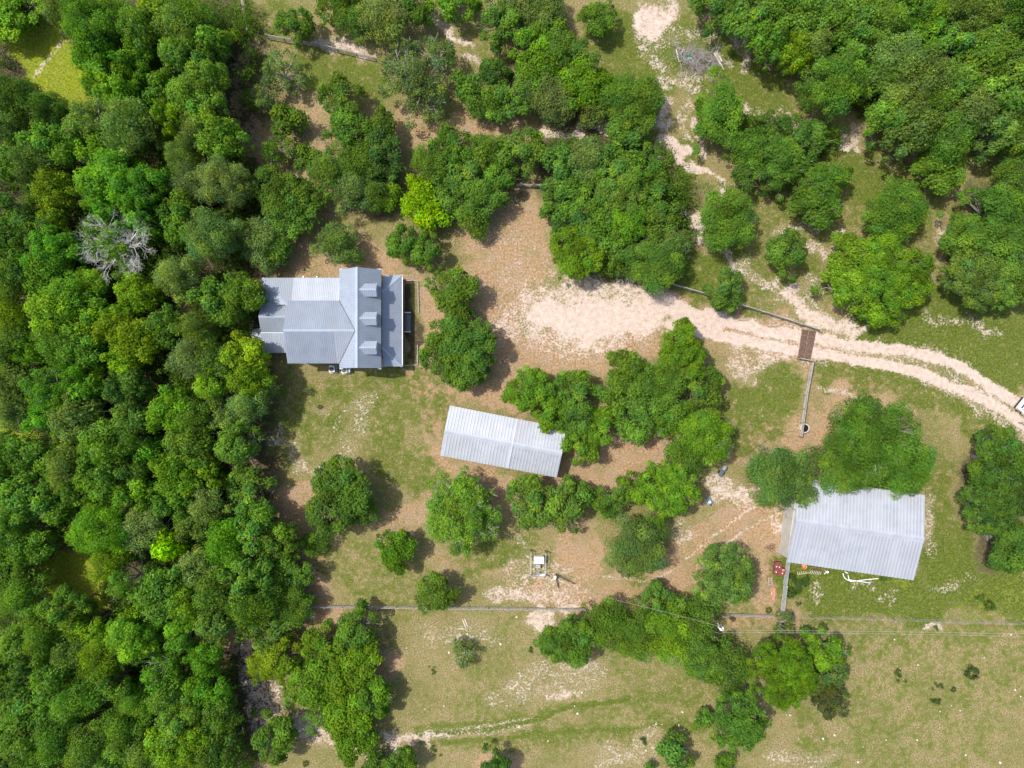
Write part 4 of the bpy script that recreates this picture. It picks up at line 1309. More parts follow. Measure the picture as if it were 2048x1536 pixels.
# ------------------------------------------------------------------ brush pile in the upper pasture
q = at(1398, 122)
bp = empty("brush_pile", q, label="heap of dead grey branches and logs in the upper pasture", cat="brush pile")
rs = random.Random(12)
m = MB()
def twig(p, d, L, r, depth):
    n = 3 if depth > 1 else 2
    for k in range(n):
        d2 = (d + Vector((rs.uniform(-.35, .35), rs.uniform(-.35, .35), rs.uniform(-.15, .2)))).normalized()
        q2 = p + d2 * (L / n)
        if q2.z < 0.05: q2.z = 0.05
        m.tube(p, q2, r, r * 0.72, 4)
        if depth > 0:
            for _ in range(2):
                d3 = (d2 + Vector((rs.uniform(-1, 1), rs.uniform(-1, 1), rs.uniform(-.3, .6))) * 0.9).normalized()
                twig(q2, d3, L * 0.55, r * 0.55, depth - 1)
        p, d, r = q2, d2, r * 0.75
for k in range(85):
    t = rs.uniform(0, 2 * math.pi); rad = rs.uniform(0, 1)
    lob = rs.choice(((-1.8, 0.35, 1.2), (-1.0, 0.1, 1.2), (0.4, 0.6, 1.5), (0.5, -0.5, 1.5), (1.7, -0.2, 1.3)))
    p0 = Vector((lob[0] + math.cos(t) * rad * lob[2], lob[1] + math.sin(t) * rad * lob[2] * 0.7, rs.uniform(0.1, 1.1 - rad * 0.7)))
    t2 = rs.uniform(0, 2 * math.pi)
    twig(p0, Vector((math.cos(t2), math.sin(t2), rs.uniform(-.1, .35))), rs.uniform(0.7, 1.7), rs.uniform(0.025, 0.05), 2)
o = m.build("branches", M["bark"], bp); o.color = (0.30, 0.275, 0.275, 1)
m = MB()
for a_, b_, r_ in (((1.9, 0.9, 0.3), (2.7, -0.5, 0.25), 0.13), ((2.2, 0.9, 0.35), (2.9, -0.2, 0.3), 0.10), ((2.3, 0.2, 0.5), (3.2, -1.2, 0.1), 0.06), ((-2.9, 1.6, 0.15), (-2.1, 1.35, 0.15), 0.11), ((-3.0, 1.5, 0.12), (-2.6, -0.2, 0.12), 0.07), ((-2.1, 1.3, 0.5), (-2.5, 0.7, 0.3), 0.06)):
    m.tube(a_, b_, r_, r_ * 0.9, 8)
o = m.build("logs", M["bark"], bp); o.color = (0.55, 0.51, 0.45, 1)
q = at(1375, 121)
ch = empty("garden_chair", (q.x, q.y, 0.55), 0.3, label="green plastic chair thrown on the brush pile", cat="chair")
MB().box((0, 0, 0.2), (0.5, 0.5, 0.05)).build("seat", M["greenplastic"], ch)
MB().box((0, 0.25, 0.45), (0.5, 0.05, 0.5)).build("backrest", M["greenplastic"], ch)
for x in (-0.22, 0.22):
    for y in (-0.22, 0.22): MB().tube((x, y, -0.2), (x, y, 0.2), 0.025, 0.025, 6).build("leg", M["greenplastic"], ch)

# pale stones scattered over the pasture
st = [(1789, 1279), (2022, 1269), (1968, 1315), (1880, 1423), (1920, 1421), (1836, 1330), (1801, 1337), (1646, 1477), (1669, 1470), (1580, 1430), (1726, 1494), (1931, 1510), (1716, 1524), (1834, 1480), (2041, 1393), (2030, 1380),
      (1365, 1424), (1312, 1448), (1324, 1449), (1358, 1450), (1292, 1501), (1096, 1482), (1155, 1427), (1149, 1412), (1164, 1385), (850, 1418), (888, 1412), (813, 1296), (1001, 1288), (935, 1268), (898, 1305), (1033, 1234), (1523, 1140), (1573, 1430), (1597, 1478),
      (1576, 832), (1525, 832), (1903, 1411), (1772, 1480), (2000, 1525)]
proto = None
for k, (a_, b_) in enumerate(st):
    q = at(a_, b_)
    if proto is None:
        m = MB(); i0 = 0
        bm_ = []
        rs = random.Random(5)
        m.lathe((0, 0, 0), [(0.20, -0.05), (0.24, 0.05), (0.20, 0.14), (0.08, 0.18)], 8)
        m.v = [(x * rs.uniform(.8, 1.25), y * rs.uniform(.7, 1.1), z) for x, y, z in m.v]
        o = proto = m.build("field_stone", M["stone"], None)
    else:
        o = proto.copy(); C.objects.link(o)
    s = random.uniform(0.28, 0.7)
    o.location = q; o.scale = (s, s * random.uniform(.7, 1.2), s); o.rotation_euler = (0, 0, random.uniform(0, 6.28))
    props(o, "small pale stone lying on the pasture turf", "stone", "pale stones scattered on the pasture")


# ------------------------------------------------------------------ trees
def crown_mesh(name, form, R, seed):
    """leaf sprays gathered in many small tufts over a broad domed crown, base of trunk at the origin"""
    r = np.random.default_rng(seed)
    H = 1.5 * R
    hc = 0.56 * H                                    # height of the widest part
    par = dict(oak=dict(rc=(0.55, 0.95), leaf=0.23, dens=1.3, gap=0.95, jit=0.5, nar=0.62, lump=0.21),
               fine=dict(rc=(0.7, 1.15), leaf=0.19, dens=1.25, gap=1.0, jit=0.65, nar=0.48, lump=0.16),
               sparse=dict(rc=(0.45, 0.85), leaf=0.21, dens=1.1, gap=0.62, jit=0.8, nar=0.55, lump=0.20),
               dense=dict(rc=(0.42, 0.7), leaf=0.26, dens=1.35, gap=1.35, jit=0.5, nar=0.36, lump=0.06))[form]
    ph = r.uniform(0, 6.28, 4)

    def edge(th):
        return 1 + par["lump"] * (np.sin(2 * th + ph[0]) * 0.6 + np.sin(3 * th + ph[1]) * 0.7 + np.sin(5 * th + ph[2]) * 0.5) - 0.06
    n = int((R / 0.78) ** 2 * 3.3 * par["gap"]) + 5
    th = r.uniform(0, 2 * np.pi, n)
    u = np.sqrt(r.random(n)) * 0.90
    u = np.where(r.random(n) < (0.13 if form != "dense" else 0.0), r.uniform(0.88, 1.06, n), u)
    top = hc + (H - hc) * np.sqrt(np.clip(1 - u ** 2.2, 0, 1)) - 0.4
    lowb = hc * (0.45 + 0.42 * u)
    lay = r.random(n)
    z = np.where(lay < 0.66, top - r.random(n) ** 2 * 0.25 * (top - lowb), lowb + r.random(n) * (top - lowb) * 0.8)
    if form != "dense": z += r.normal(0, 0.07 * R, n)
    rad = u * R * edge(th)
    cen = np.stack([np.cos(th) * rad, np.sin(th) * rad, z], 1)
    rc = r.uniform(*par["rc"], n) * (0.75 + 0.25 * min(R / 3.5, 1.2))
    rc *= np.where(u > 0.9, 0.6, np.where(u > 0.75, 0.85, 1.0)) * r.uniform(0.8, 1.25, n)
    ctone = r.normal(1.0, 0.17, n)
    cyel = r.normal(0.0, 0.12, n)
    P, N, S, T = [], [], [], []
    for k in range(n):
        m = int(150 * rc[k] ** 2 / 0.6 * par["dens"]) + 14
        d = unit(r.normal(size=(m, 3)) + np.array([cen[k, 0] / R * 0.5, cen[k, 1] / R * 0.5, 0.55]))
        rr = rc[k] * (0.55 + 0.5 * r.random((m, 1)) ** 0.7)
        # small twig sprays make the tuft ragged
        rr *= 1 + 0.22 * np.sin(d[:, :1] * 9 + k) * np.sin(d[:, 1:2] * 8 + k * 2)
        p = cen[k] + d * rr * np.array([1.08, 1.08, 0.72])
        P.append(p)
        N.append(unit(d + r.normal(size=(m, 3)) * par["jit"] + np.array([0, 0, 0.85])))
        S.append(par["leaf"] * r.uniform(0.65, 1.45, m))
        t = ctone[k] * r.normal(1, 0.17, m)
        yel = cyel[k] + r.normal(0, 0.06, m) + 0.10 * np.clip(d[:, 2], -0.4, 1)
        T.append(np.stack([t * (1 + yel * 1.3), t * (1 + yel * 0.5), t * (1 - yel * 0.8)], 1))
    P, N, S, T = map(np.concatenate, (P, N, S, T))
    keep = P[:, 2] > 0.15
    P, N, S, T = P[keep], N[keep], S[keep], T[keep]
    q = leaf_quads(P, N, S, r, par["nar"])
    return quad_mesh(name, q, np.clip(T, 0.3, 2.2), M["leaf"]), cen, rc


def trunk_mesh(name, R, cen, seed, thin=1.0, twigs=False):
    r = random.Random(seed)
    m = MB()
    H = 1.5 * R
    fork = Vector((r.uniform(-.1, .1) * R, r.uniform(-.1, .1) * R, 0.30 * H))
    m.tube((0, 0, -0.15), (fork.x * .4, fork.y * .4, fork.z * 0.5), 0.085 * R ** 0.8 * 1.25, 0.07 * R ** 0.8, 8)
    m.tube((fork.x * .4, fork.y * .4, fork.z * 0.5), fork, 0.07 * R ** 0.8, 0.06 * R ** 0.8, 8)
    idx = list(range(len(cen))); r.shuffle(idx)
    for k in idx[:max(8, int(len(cen) * (0.75 if twigs else 0.4)))]:
        c = Vector(cen[k])
        mid = fork.lerp(c, 0.5) + Vector((r.uniform(-.12, .12), r.uniform(-.12, .12), r.uniform(-.05, .12))) * R
        a = 0.035 * R ** 0.7 * thin
        m.tube(fork, mid, a, a * 0.65, 5)
        m.tube(mid, c, a * 0.65, a * 0.28, 4)
        for _ in range(3 if twigs else 1):
            e = c + Vector((r.uniform(-.8, .8), r.uniform(-.8, .8), r.uniform(0.0, 0.75)))
            m.tube(mid.lerp(c, r.uniform(.5, 1)), e, a * 0.35, a * 0.15, 4)
    o = m.build(name, M["bark"], None)
    me = o.data
    bpy.data.objects.remove(o)
    return me


PROTO = {}
for form in ("oak", "fine", "sparse", "dense"):
    for R in (1.5, 2.6, 3.8, 5.4):
        for s in range(3 if R > 2 else 2):
            if form == "sparse" and R == 1.5 and s: continue
            seed = int(R * 100) + s * 31 + len(form) * 7
            cm, cen, rc = crown_mesh("crown", form, R, seed)
            tm = trunk_mesh("trunk", R, cen, seed, 1.3 if form == "sparse" else 1.0, form != "dense")
            PROTO.setdefault((form, R), []).append((cm, tm))

# leaf colours of the kinds of tree
TINT = dict(B=(0.118, 0.238, 0.018), M=(0.098, 0.196, 0.026), D=(0.074, 0.152, 0.024), G=(0.130, 0.204, 0.054), E=(0.092, 0.222, 0.018),
            Y=(0.142, 0.235, 0.015), N=(0.195, 0.365, 0.006), O=(0.108, 0.180, 0.036), K=(0.078, 0.108, 0.032), L=(0.160, 0.280, 0.030), P=(0.118, 0.205, 0.042), V=(0.090, 0.200, 0.014))
WORDC = dict(V="rich green", P="soft green", L="light green", B="bright green", M="mid-green", D="dark green", G="grey-green", E="emerald", Y="yellow-green", N="lime green", O="olive", K="dull brown-green")
WORDF = dict(oak="clumpy", fine="feathery", sparse="thin", dense="smooth-domed")
FORM = dict(o="oak", f="fine", s="sparse", d="dense")

# x, y, radius in photo pixels, colour + form [, radius y, turn in degrees]
WOOD = """
15 20 64 Bo
58 6 28 Do
132 20 36 Of
188 52 56 Mf
235 35 36 Mf
322 20 46 Yo
285 62 38 Mo
367 62 46 Of
396 45 40 Mf
440 84 30 Mo
202 114 42 Eo
272 130 34 Bo
216 166 44 Bo
245 195 30 Bo
365 118 42 Mo
404 138 40 Mo
412 194 56 Mo
330 185 30 Mo
345 238 33 Yo
36 196 42 Df
100 222 36 Df
20 250 34 Of
178 246 42 Ps
262 264 50 Gf
400 268 38 Gf
450 278 42 Mo
347 284 20 Bo
110 292 46 Mo
25 325 40 Mo
72 332 40 Of
118 380 36 Yo
245 345 52 Eo
205 372 50 Eo
290 380 52 Eo
235 415 48 Eo
195 312 28 Bo
367 318 32 Of
388 376 40 Gf
455 372 52 Gf
368 440 46 Mo
428 470 52 Gf
30 430 46 Do
72 462 42 Do
114 438 32 Yo
112 502 52 Eo
305 452 30 Mo
25 495 40 Do
70 545 42 Do
110 550 46 Eo
30 560 44 Mf
155 592 52 Bo
120 625 46 Bo
205 640 40 Bo
180 575 36 Bo
20 625 40 Yf
68 700 38 Bd
128 690 44 Mf
165 700 42 Mo
22 690 40 Of
280 590 38 Yo
238 655 36 Yo
285 680 44 Yo
255 720 38 Yo
332 655 38 Mo
360 555 42 Gf
440 605 48 Mo
488 592 40 Mo
400 660 36 Of
395 712 44 Gf
440 725 42 Mf
490 715 48 Yo
505 755 40 Yo
430 770 38 Yo
110 782 54 Es
150 752 36 Es
185 770 30 Eo
105 835 38 Eo
165 835 48 Oo
35 765 44 Of
30 815 36 Gf
260 780 44 Do
275 835 48 Do
345 822 42 Bo
385 890 44 Mo
395 838 36 Mf
450 828 42 Gs
500 812 38 Gf
480 890 48 Mo
30 915 46 Mo
95 912 46 Mo
140 930 42 Of
215 890 46 Mo
275 865 38 Do
310 912 30 Eo
50 985 50 Mo
112 995 46 Mo
215 958 46 Mo
170 975 36 Mo
262 935 38 Do
275 985 40 Bo
360 945 44 Bo
405 950 40 Yo
350 1002 40 Mo
420 1010 38 Gf
20 1062 52 Mo
68 1092 40 Mo
28 1140 44 Mo
52 1190 42 Mf
215 1055 58 Ef
290 1058 42 Gf
331 1082 31 No
395 1040 38 Oo
458 1085 44 Ef
402 1130 42 Gd
512 1050 46 Mo
562 1075 36 Mo
230 1112 36 Yf
262 1158 42 Ms
330 1182 48 Mo
380 1205 38 Bo
470 1130 40 Mo
435 1180 44 Mf
505 1160 44 Mo
440 1235 46 Oo
505 1212 42 Mf
275 1260 54 Bo
370 1262 38 Eo
140 1212 38 Mo
45 1282 40 Mo
95 1258 42 Mf
178 1252 38 Yo
150 1305 38 Of
28 1345 48 Do
115 1340 44 Mo
215 1312 40 Yf
320 1340 48 Es
415 1312 32 Eo
425 1372 38 Eo
232 1362 40 Mo
160 1390 44 Mf
80 1402 48 Mo
280 1395 36 Mf
345 1385 38 Mo
365 1430 42 Mo
340 1490 46 Bo
390 1480 34 Bo
255 1450 44 Mf
25 1420 40 Mo
60 1472 46 Mo
125 1462 44 Mf
185 1478 46 Mf
240 1510 40 Mo
295 1505 38 Of
90 1525 42 Mo
25 1515 40 Do
440 1500 42 Do
445 1425 36 Do
"""
WOOD += """222 492 40 Ms
250 470 34 Ms
205 455 30 Ms
250 520 34 Ms
"""
YARD = """
590 52 34 Mo | mid-green oak above the rail fence near the top, casting its own shadow
565 140 42 Gs | thin grey-green oak below the gap in the upper fence
528 195 32 Gs | small thin grey tree below the fence gap, beside the wood
572 242 29 Mo | small mid-green oak in the shade two trees below the fence gap
556 300 36 Es | thin see-through oak above the tall clump left of the yard
612 316 24 Mo | little mid-green oak squeezed against the tall clump's upper left
682 200 42 Mo | topmost mid-green oak of the tall clump north of the house
700 262 46 Mo | second oak from the top of the tall clump north of the house
758 262 36 Mo | upper outer oak on the clump's bare-earth side north of the house
765 315 44 Do | darker oak on the clump's middle edge facing the bare earth
715 325 46 Mf | feathery oak in the heart of the tall clump north of the house
662 345 42 Mf | feathery oak on the woodward side of the tall clump
710 385 44 Gf | grey-green feathery oak low in the tall clump north of the house
752 388 34 Mf | feathery oak on the lower outer corner of the tall clump
778 388 24 Bo | small bright tuft of a tree at the clump's lower outer corner
562 390 54 Mo | broad oak at the wood's edge up-slope of the house
612 396 38 Mo | oak between the wood's edge and the tall clump
585 435 40 Mo | dark-footed oak straight above the house's side roof
520 482 46 Gf | grey-green feathery tree at the wood's edge above the house corner
548 500 30 Mf | feathery tree low by the house's upper corner
674 490 42 Pf | lone feathery oak just above the front wing of the house
812 150 62 Gs | lacy pale oak by the fence end, its woodward half
872 118 46 Gs | lacy pale oak by the fence end, its upper far half
860 200 48 Gs | lacy pale oak by the fence end, its lower half
938 172 27 Mo | small green oak tucked beside the lacy pale oak
675 8 40 Mo | oak half cut off by the top edge above the upper fence
712 40 34 Mf | feathery oak below the top edge, left of a grey one
762 38 48 Gf | grey-green oak at the top edge above the lacy pale oak
822 12 38 Mo | mid-green oak cut by the top edge above the lacy oak
905 4 44 Bo | bright oak cut by the top edge over a sandy streak
1000 46 42 Mo | oak at the top edge left of a thin sandy track
905 300 44 Mo | oak at the upper corner of the clump beside the lime tree
865 332 34 Mf | feathery oak just above the lime tree
935 345 46 Mo | oak in the heart of the clump beside the lime tree
978 305 36 Mf | feathery oak on top of the clump beside the lime tree
900 385 40 Mo | oak pressed against the lime tree's sunward side
955 395 46 Mf | feathery oak low in the clump beside the lime tree
1000 355 38 Mo | oak at the outer end of the clump beside the lime tree
945 440 30 Mf | lowest small oak of the clump beside the lime tree
1042 302 44 Mo | oak joining the lime-tree clump to the great thicket
842 402 38 No 44 0 | bright lime green tree standing out among darker oaks north of the house
866 432 30 No | lower lobe of the bright lime green tree, over the dark pair
805 488 36 Mo | left of the dark pair of oaks beneath the lime tree
852 502 34 Mo | lower oak of the dark pair beneath the lime tree
1090 8 42 Gf | grey-green oak cut by the top edge beyond the sandy track
1040 18 28 Gf | small greyish oak cut by the top edge on the sandy track
1062 92 42 Bo | bright oak at the top of the clump above the great thicket
1105 52 30 Mo | small oak at the tip of the clump above the great thicket
1112 102 38 Mo | oak second from the tip of the clump above the great thicket
1080 148 42 Bo | bright oak in the middle of the clump above the great thicket
1155 118 40 Mo | oak on the pasture edge of the clump above the great thicket
1165 172 46 Bo | broad bright oak low on the clump's pasture side
1108 205 42 Gf | grey-green tree low in the clump above the great thicket
1066 178 34 Gf | grey-green tree on the yard side of the clump above the thicket
1185 225 24 Gf | small pale tree at the foot of the clump above the thicket
1196 165 24 Mf | small feathery tree on the clump's pasture edge
1012 202 42 Mo | oak on the yard side below the dark one, near the pale earth
985 150 34 Do | dark oak between the lacy oak and the upper clump
962 205 26 Mf | small oak left of the yard-side oak by the pale earth
1195 38 34 Mo | lone round oak near the top edge, left of the sandy disc
1268 215 58 Mf | broad dark feathery oak in open grass above the thicket's dead branch
1255 268 42 Mo | darker foot of the broad feathery oak above the dead branch
1240 190 40 Mf | upper flank of the broad feathery oak above the dead branch
1125 342 46 Mo | upper left oak of the great thicket
1170 322 44 Gf | greyish feathery oak at the thicket's upper edge
1225 340 46 Mo | oak at the thicket's upper edge near the dead branch
1290 335 42 Mo | oak at the thicket's upper pasture corner under the dead branch
1130 405 44 Mo | oak on the thicket's yard edge, second down
1182 398 46 Mo | oak in the upper heart of the great thicket
1242 395 50 Mo | large oak at the centre of the great thicket
1305 388 40 Mo | oak on the thicket's pasture edge, second down
1150 452 40 Do | dark oak on the thicket's yard edge above the bright one
1205 455 46 Mo | oak in the lower heart of the great thicket
1262 450 50 Bo | bright oak in the lower heart of the great thicket
1312 445 42 Mo | oak on the thicket's pasture edge, third down
1342 488 36 Gf | grey-green tree at the thicket's lower pasture corner
1150 510 50 Bo | bright round oak at the thicket's lower yard corner
1245 500 38 Mo | oak on the thicket's lower edge beside the bright round one
1312 528 54 Mf | feathery oak hanging over the drive fence below the thicket
1232 528 18 Mf | small bush between the bright oak and the drive-side oak
1435 225 50 Mo 72 0 | tall oval oak in the pasture below the brush pile
1425 12 46 Mo | oak cut by the top edge right of the sandy disc
1455 438 60 Mf | broad feathery oak in the pasture beside the great thicket
1572 506 41 Mo | round lone oak in the pasture above the cattle guard
1450 580 38 Mo | round bush leaning over the dark drive fence
1490 572 0 Mo |
1496 300 40 Mf | feathery oak at the woodward end of the pasture clump
1550 262 40 Do | dark oak at the top of the pasture clump
1552 325 54 Mo | broad oak in the middle of the pasture clump
1610 280 46 Do | dark oak at the outer end of the pasture clump
1510 350 38 Do | dark oak at the foot of the pasture clump
1640 372 52 Mo | upper half of the big oak below the pasture clump
1632 408 46 Mo | lower half of the big oak below the pasture clump
1878 340 48 Mo | lone oak between the north-east wood and the long oak belt
1787 428 62 Mf | broad feathery oak standing between the pasture oaks and the long belt
1700 520 46 Bo | bright upper left lobe of the big oak clump above the drive
1762 512 52 Bo | bright top of the big oak clump above the drive
1812 560 52 Bo | bright outer flank of the big oak clump above the drive
1750 560 52 Bo | bright heart of the big oak clump above the drive
1692 575 48 Bo | yard-side flank of the big oak clump above the drive
1760 615 44 Bo | lowest bright lobe of the big oak clump, over the sandy bank
1985 425 60 Mo | top oak of the long belt at the photo's edge
1932 470 50 Mo | oak on the inner edge of the long belt, upper part
2010 490 56 Mo | oak in the long belt at the photo's edge, middle
1940 560 56 Oo | olive oak low in the long belt above the drive
2015 570 52 Mo | lowest edge oak of the long belt above the drive
2030 365 40 Mf | feathery oak at the upper end of the long belt
908 585 46 Mo | oak before the porch, the smaller upper one
905 668 46 Mo | oak before the porch steps, upper part of the large crown
942 690 60 Mo | large round oak before the porch steps
890 715 44 Mo | house-side lobe of the large oak before the porch
925 742 40 Mo | lower lobe of the large oak before the porch
1062 778 50 Bo | bright oak above the long barn's roof, nearest the house
1150 785 42 Mo | darker oak beside the bright one above the long barn
1105 825 38 Bo | bright oak overhanging the long barn's upper eave
1148 838 38 Mo | oak at the long barn's upper end corner
1200 852 36 Bo | oak off the end of the long barn, upper
1162 888 38 Bo | oak off the end of the long barn, lower
1255 745 44 Mo | upper oak of the clump by the drive, thin centred
1225 790 30 Mo | small oak on the barn side of the drive clump
1285 785 42 Mo | oak in the heart of the drive clump
1270 842 46 Mo | oak low in the drive clump by the straw patch
1362 705 52 Bo | bright oak of the drive clump nearest the drive
1392 770 48 Mo | oak on the drive clump's grass side, second down
1335 765 40 Mf | feathery oak in the middle of the drive clump
1335 825 42 Mo | oak low in the middle of the drive clump
1410 870 56 Bf | paler oak at the lower end of the drive clump
1372 915 40 Mf | feathery oak joining the drive clump to the lower oaks
1062 1002 46 Mo | oak under the long barn's lower eave, house side
1128 1010 46 Mo | oak under the long barn's lower corner
1162 1000 26 Mo | small end tuft of the oak pair under the long barn
1222 1000 32 Mo | small oak between the barn pair and the broad bright oak
1335 975 64 Bd | broad bright oak beside the pale patch with the wheelbarrow
1275 975 34 Bo | small bright oak on the barn side of the broad bright oak
1270 1092 58 Pf | round soft green oak below the broad bright oak
1305 1055 32 Mf | small feathery oak above the round soft green one
1448 1150 68 Pd | round soft green oak with pale flecks near the maroon mower
1745 880 90 Mf | great oak overhanging the big barn's upper eave
1800 930 58 Mf | outer lobe of the great oak over the big barn
1690 930 56 Mf | inner lobe of the great oak over the big barn
1560 955 66 Pf | pale-branched oak over the big barn's near corner
1610 975 46 Gs | thin pale lobe of the oak over the big barn's corner
1990 920 64 Do | dark oak at the top of the belt beyond the big barn
1975 1015 58 Dd | dark oak in the middle of the belt beyond the big barn
2030 970 50 Do | dark oak at the photo's edge beyond the big barn
2030 1090 56 Do | lowest dark oak of the belt beyond the big barn
922 1020 72 Ls 86 10 | light green open-crowned oak below the long barn
922 1030 66 Lf | inner crown of the light green oak below the long barn
680 990 68 Mo 74 0 | round mid-green oak in the lower yard with a broad shadow
720 1015 34 Mo | lower outer lobe of the round oak in the lower yard
500 982 44 Mo | round oak at the wood's edge left of the lower yard
793 1100 37 Eo | small round deep green oak alone in the lower yard
873 1185 38 Mo | small round oak hanging over the long pasture fence
1135 1280 55 Mo | round oak at the house end of the tree row below the fence
1215 1240 46 Mf | second oak along the tree row from its house end
1270 1262 54 Mf | third oak along the tree row, broad and feathery
1315 1200 34 Mo | oak poking above the tree row towards the straw
1330 1258 54 Bf | bright feathery oak in the middle of the tree row
1390 1240 48 Mf | oak of the tree row just left of the transformer
1395 1305 52 Mf | oak of the tree row below the transformer
1450 1330 48 Mf | oak at the field end of the tree row
1560 1342 76 Vd | great smooth bright oak beyond the tree row
1648 1300 44 Bo | oak behind the great smooth one, nearest the pipe gate
1655 1352 34 Oo | olive oak between the great smooth one and the brown bush
1658 1400 33 Ko | dull brown-green cedar at the foot of the great smooth oak
1476 1438 65 Md | round bush-like oak below the field end of the tree row
1405 1442 17 Mo | tiny tree beside the round oak in the pasture
1355 1505 30 Mo | small lone tree near the bottom edge of the pasture
1450 1530 18 Mo | tiny tree cut by the bottom edge, right of the lone one
1300 1533 10 Mo | tiny bush cut by the bottom edge, left of the lone tree
1567 1252 24 Gs | thin half-dead grey shrub beside the pipe gate corner
532 1245 46 Mo | oak at the wood's edge where the pasture fence begins
590 1215 36 Mf | feathery oak just above the pasture fence's wood end
595 1140 32 Mo | oak at the wood's edge right of the pale feathery tree
632 1088 22 Mf | small feathery bush below the round yard oak
545 1120 40 Mo | oak at the wood's edge above the pasture fence
552 1185 40 Mf | feathery oak at the wood's edge by the fence end
565 1318 42 Yo | yellow-green oak at the top of the pasture-corner clump
530 1330 32 Yo | yellow-green oak on the sandy side of the pasture-corner clump
715 1258 44 Mo | uppermost oak of the pasture-corner clump, below the fence
650 1290 42 Bo | bright oak under the fence in the pasture-corner clump
725 1310 38 Bo | bright oak on the pasture edge of the corner clump, upper
620 1370 46 Bo | bright oak on the sandy side of the corner clump
685 1350 46 Bo | bright oak in the heart of the corner clump
745 1390 40 Bo | bright oak on the pasture edge of the corner clump, lower
690 1420 46 Bo | bright oak low in the corner clump, by dead sticks
645 1430 36 Bs | thin oak with dead sticks low in the corner clump
710 1475 42 Bo | lowest bright oak of the corner clump
548 1472 48 Mo | round oak on the sandy ground below the corner clump
800 1528 32 Mo | oak cut by the bottom edge beyond the corner clump
750 1535 24 Do | small dark oak cut by the bottom edge
990 1535 34 Do | dark oak cut by the bottom edge in orange straw
930 1308 24 Gs | thin grey bush alone in the middle of the pasture
"""
NORTHEAST = """
1500 40 48 Mo
1562 22 46 Mo
1535 85 38 Mo
1612 36 46 Mo
1662 58 42 Mo
1590 112 32 Yo
1622 100 34 Gf
1712 30 44 Mo
1700 92 40 Mo
1762 52 46 Mf
1664 168 56 Mf
1845 70 40 Bo
1852 32 34 Bo
1805 14 42 Mo
1905 28 48 Of
1955 42 46 Of
2015 22 46 Df
2045 90 40 Mo
1905 90 44 Mo
1965 112 48 Mo
2020 150 44 Mo
1790 122 50 Pf
1760 165 36 Mf
1852 165 44 Of
1800 210 54 Oo
1815 260 50 Oo
1770 240 40 Mo
1860 215 44 Mf
1910 180 46 Mo
1930 235 54 Oo
1985 195 46 Mo
2035 215 42 Mo
1985 268 40 Oo
1890 275 44 Mf
2035 275 34 Mo
"""


def near_place(x, y):
    """where a crown stands, by what is beside it"""
    marks = [(215, 480, "the bare white tree"), (331, 1082, "the lime green bush"), (150, 1150, "the grassy gap in the wood"), (110, 120, "the yellow grass corner"),
             (310, 1436, "the bare brush tangle"), (455, 640, "the house's back room"), (275, 1260, "the round bright crown"), (1845, 70, "the brightest north-east tree"), (485, 40, "the leaning top fence"), (2048, 0, "the upper corner by the photo's edge")]
    best = min(marks, key=lambda m: math.hypot(m[0] - x, m[1] - y))
    return best


def direction(dx, dy):
    a = math.degrees(math.atan2(dy, dx)) % 360
    return ("right of", "below and right of", "below", "below and left of", "left of", "above and left of", "above", "above and right of")[int((a + 22.5) // 45) % 8]


TREE_NAMES = dict(oak="oak_tree", fine="elm_tree", sparse="open_crowned_tree", dense="cedar_tree")
used_labels = set()
claimed = set()


def plant(x, y, r, code, label, group, wood, ry=None, turn=0.0):
    if r <= 0: return
    col, form = code[0], FORM[code[1]]
    Rm0 = r * SC
    h = 2.3 + 1.08 * Rm0
    if wood: h = 5.0 + 1.05 * Rm0 + random.uniform(-0.5, 1.0)
    if wood and x < 110 and y < 60: h -= 4.0
    if r < 26: h = 1.0 + 1.6 * Rm0
    k = (CAM_H - h * 0.62) / CAM_H
    Rm = Rm0 * k * 1.02
    base = at(x, y, h * 0.62)
    cls = min((1.5, 2.6, 3.8, 5.4), key=lambda q: abs(math.log(q / Rm)))
    cm, tm = random.choice(PROTO[(form, cls)])
    t = empty(TREE_NAMES[form] if r >= 26 else "bush", (base.x, base.y, 0), random.uniform(0, 6.28) if ry is None else math.radians(turn))
    sx = Rm / cls
    t.scale = (sx * random.uniform(.95, 1.06), sx * (ry / r if ry else random.uniform(.95, 1.06)), h / (1.5 * cls))
    tint = np.array(TINT[col]) * random.uniform(0.88, 1.16) * (1.18 if wood else 0.98)
    tint = tint * np.array([random.uniform(.9, 1.1), 1.0, random.uniform(.85, 1.15)])
    co = bpy.data.objects.new("crown", cm); C.objects.link(co); co.parent = t; co.color = (*tint, 1)
    to = bpy.data.objects.new("trunk", tm); C.objects.link(to); to.parent = t
    g = (0.30, 0.28, 0.26) if form == "sparse" else random.choice(((0.26, 0.24, 0.22), (0.32, 0.20, 0.18), (0.12, 0.10, 0.085)))
    to.color = (*g, 1)
    if label is None:
        size = "small" if r < 37 else "large" if r >= 47 else "medium"
        mx, my, mn = near_place(x, y)
        dd = math.hypot(mx - x, my - y)
        dr = direction(x - mx, y - my)
        where = None
        if 15 < dd < 85:
            where = f"just {dr} {mn}"
            lb = f"{size} {WORDC[col]} tree {where}"
            if lb in used_labels or (where in claimed): where = None
            else: claimed.add(where)
        if where is None:
            reg = "the left wood" if wood == 1 else "the north-east wood"
            px_, py_ = round(x / 20.48, 0), round(y / 15.36, 0)
            lb = f"{size} {WORDC[col]} tree in {reg}, {px_:.0f}% across and {py_:.0f}% down the photo"
        label = lb
    used_labels.add(label)
    props(t, label, "tree" if r >= 26 else "bush", group)
    return t


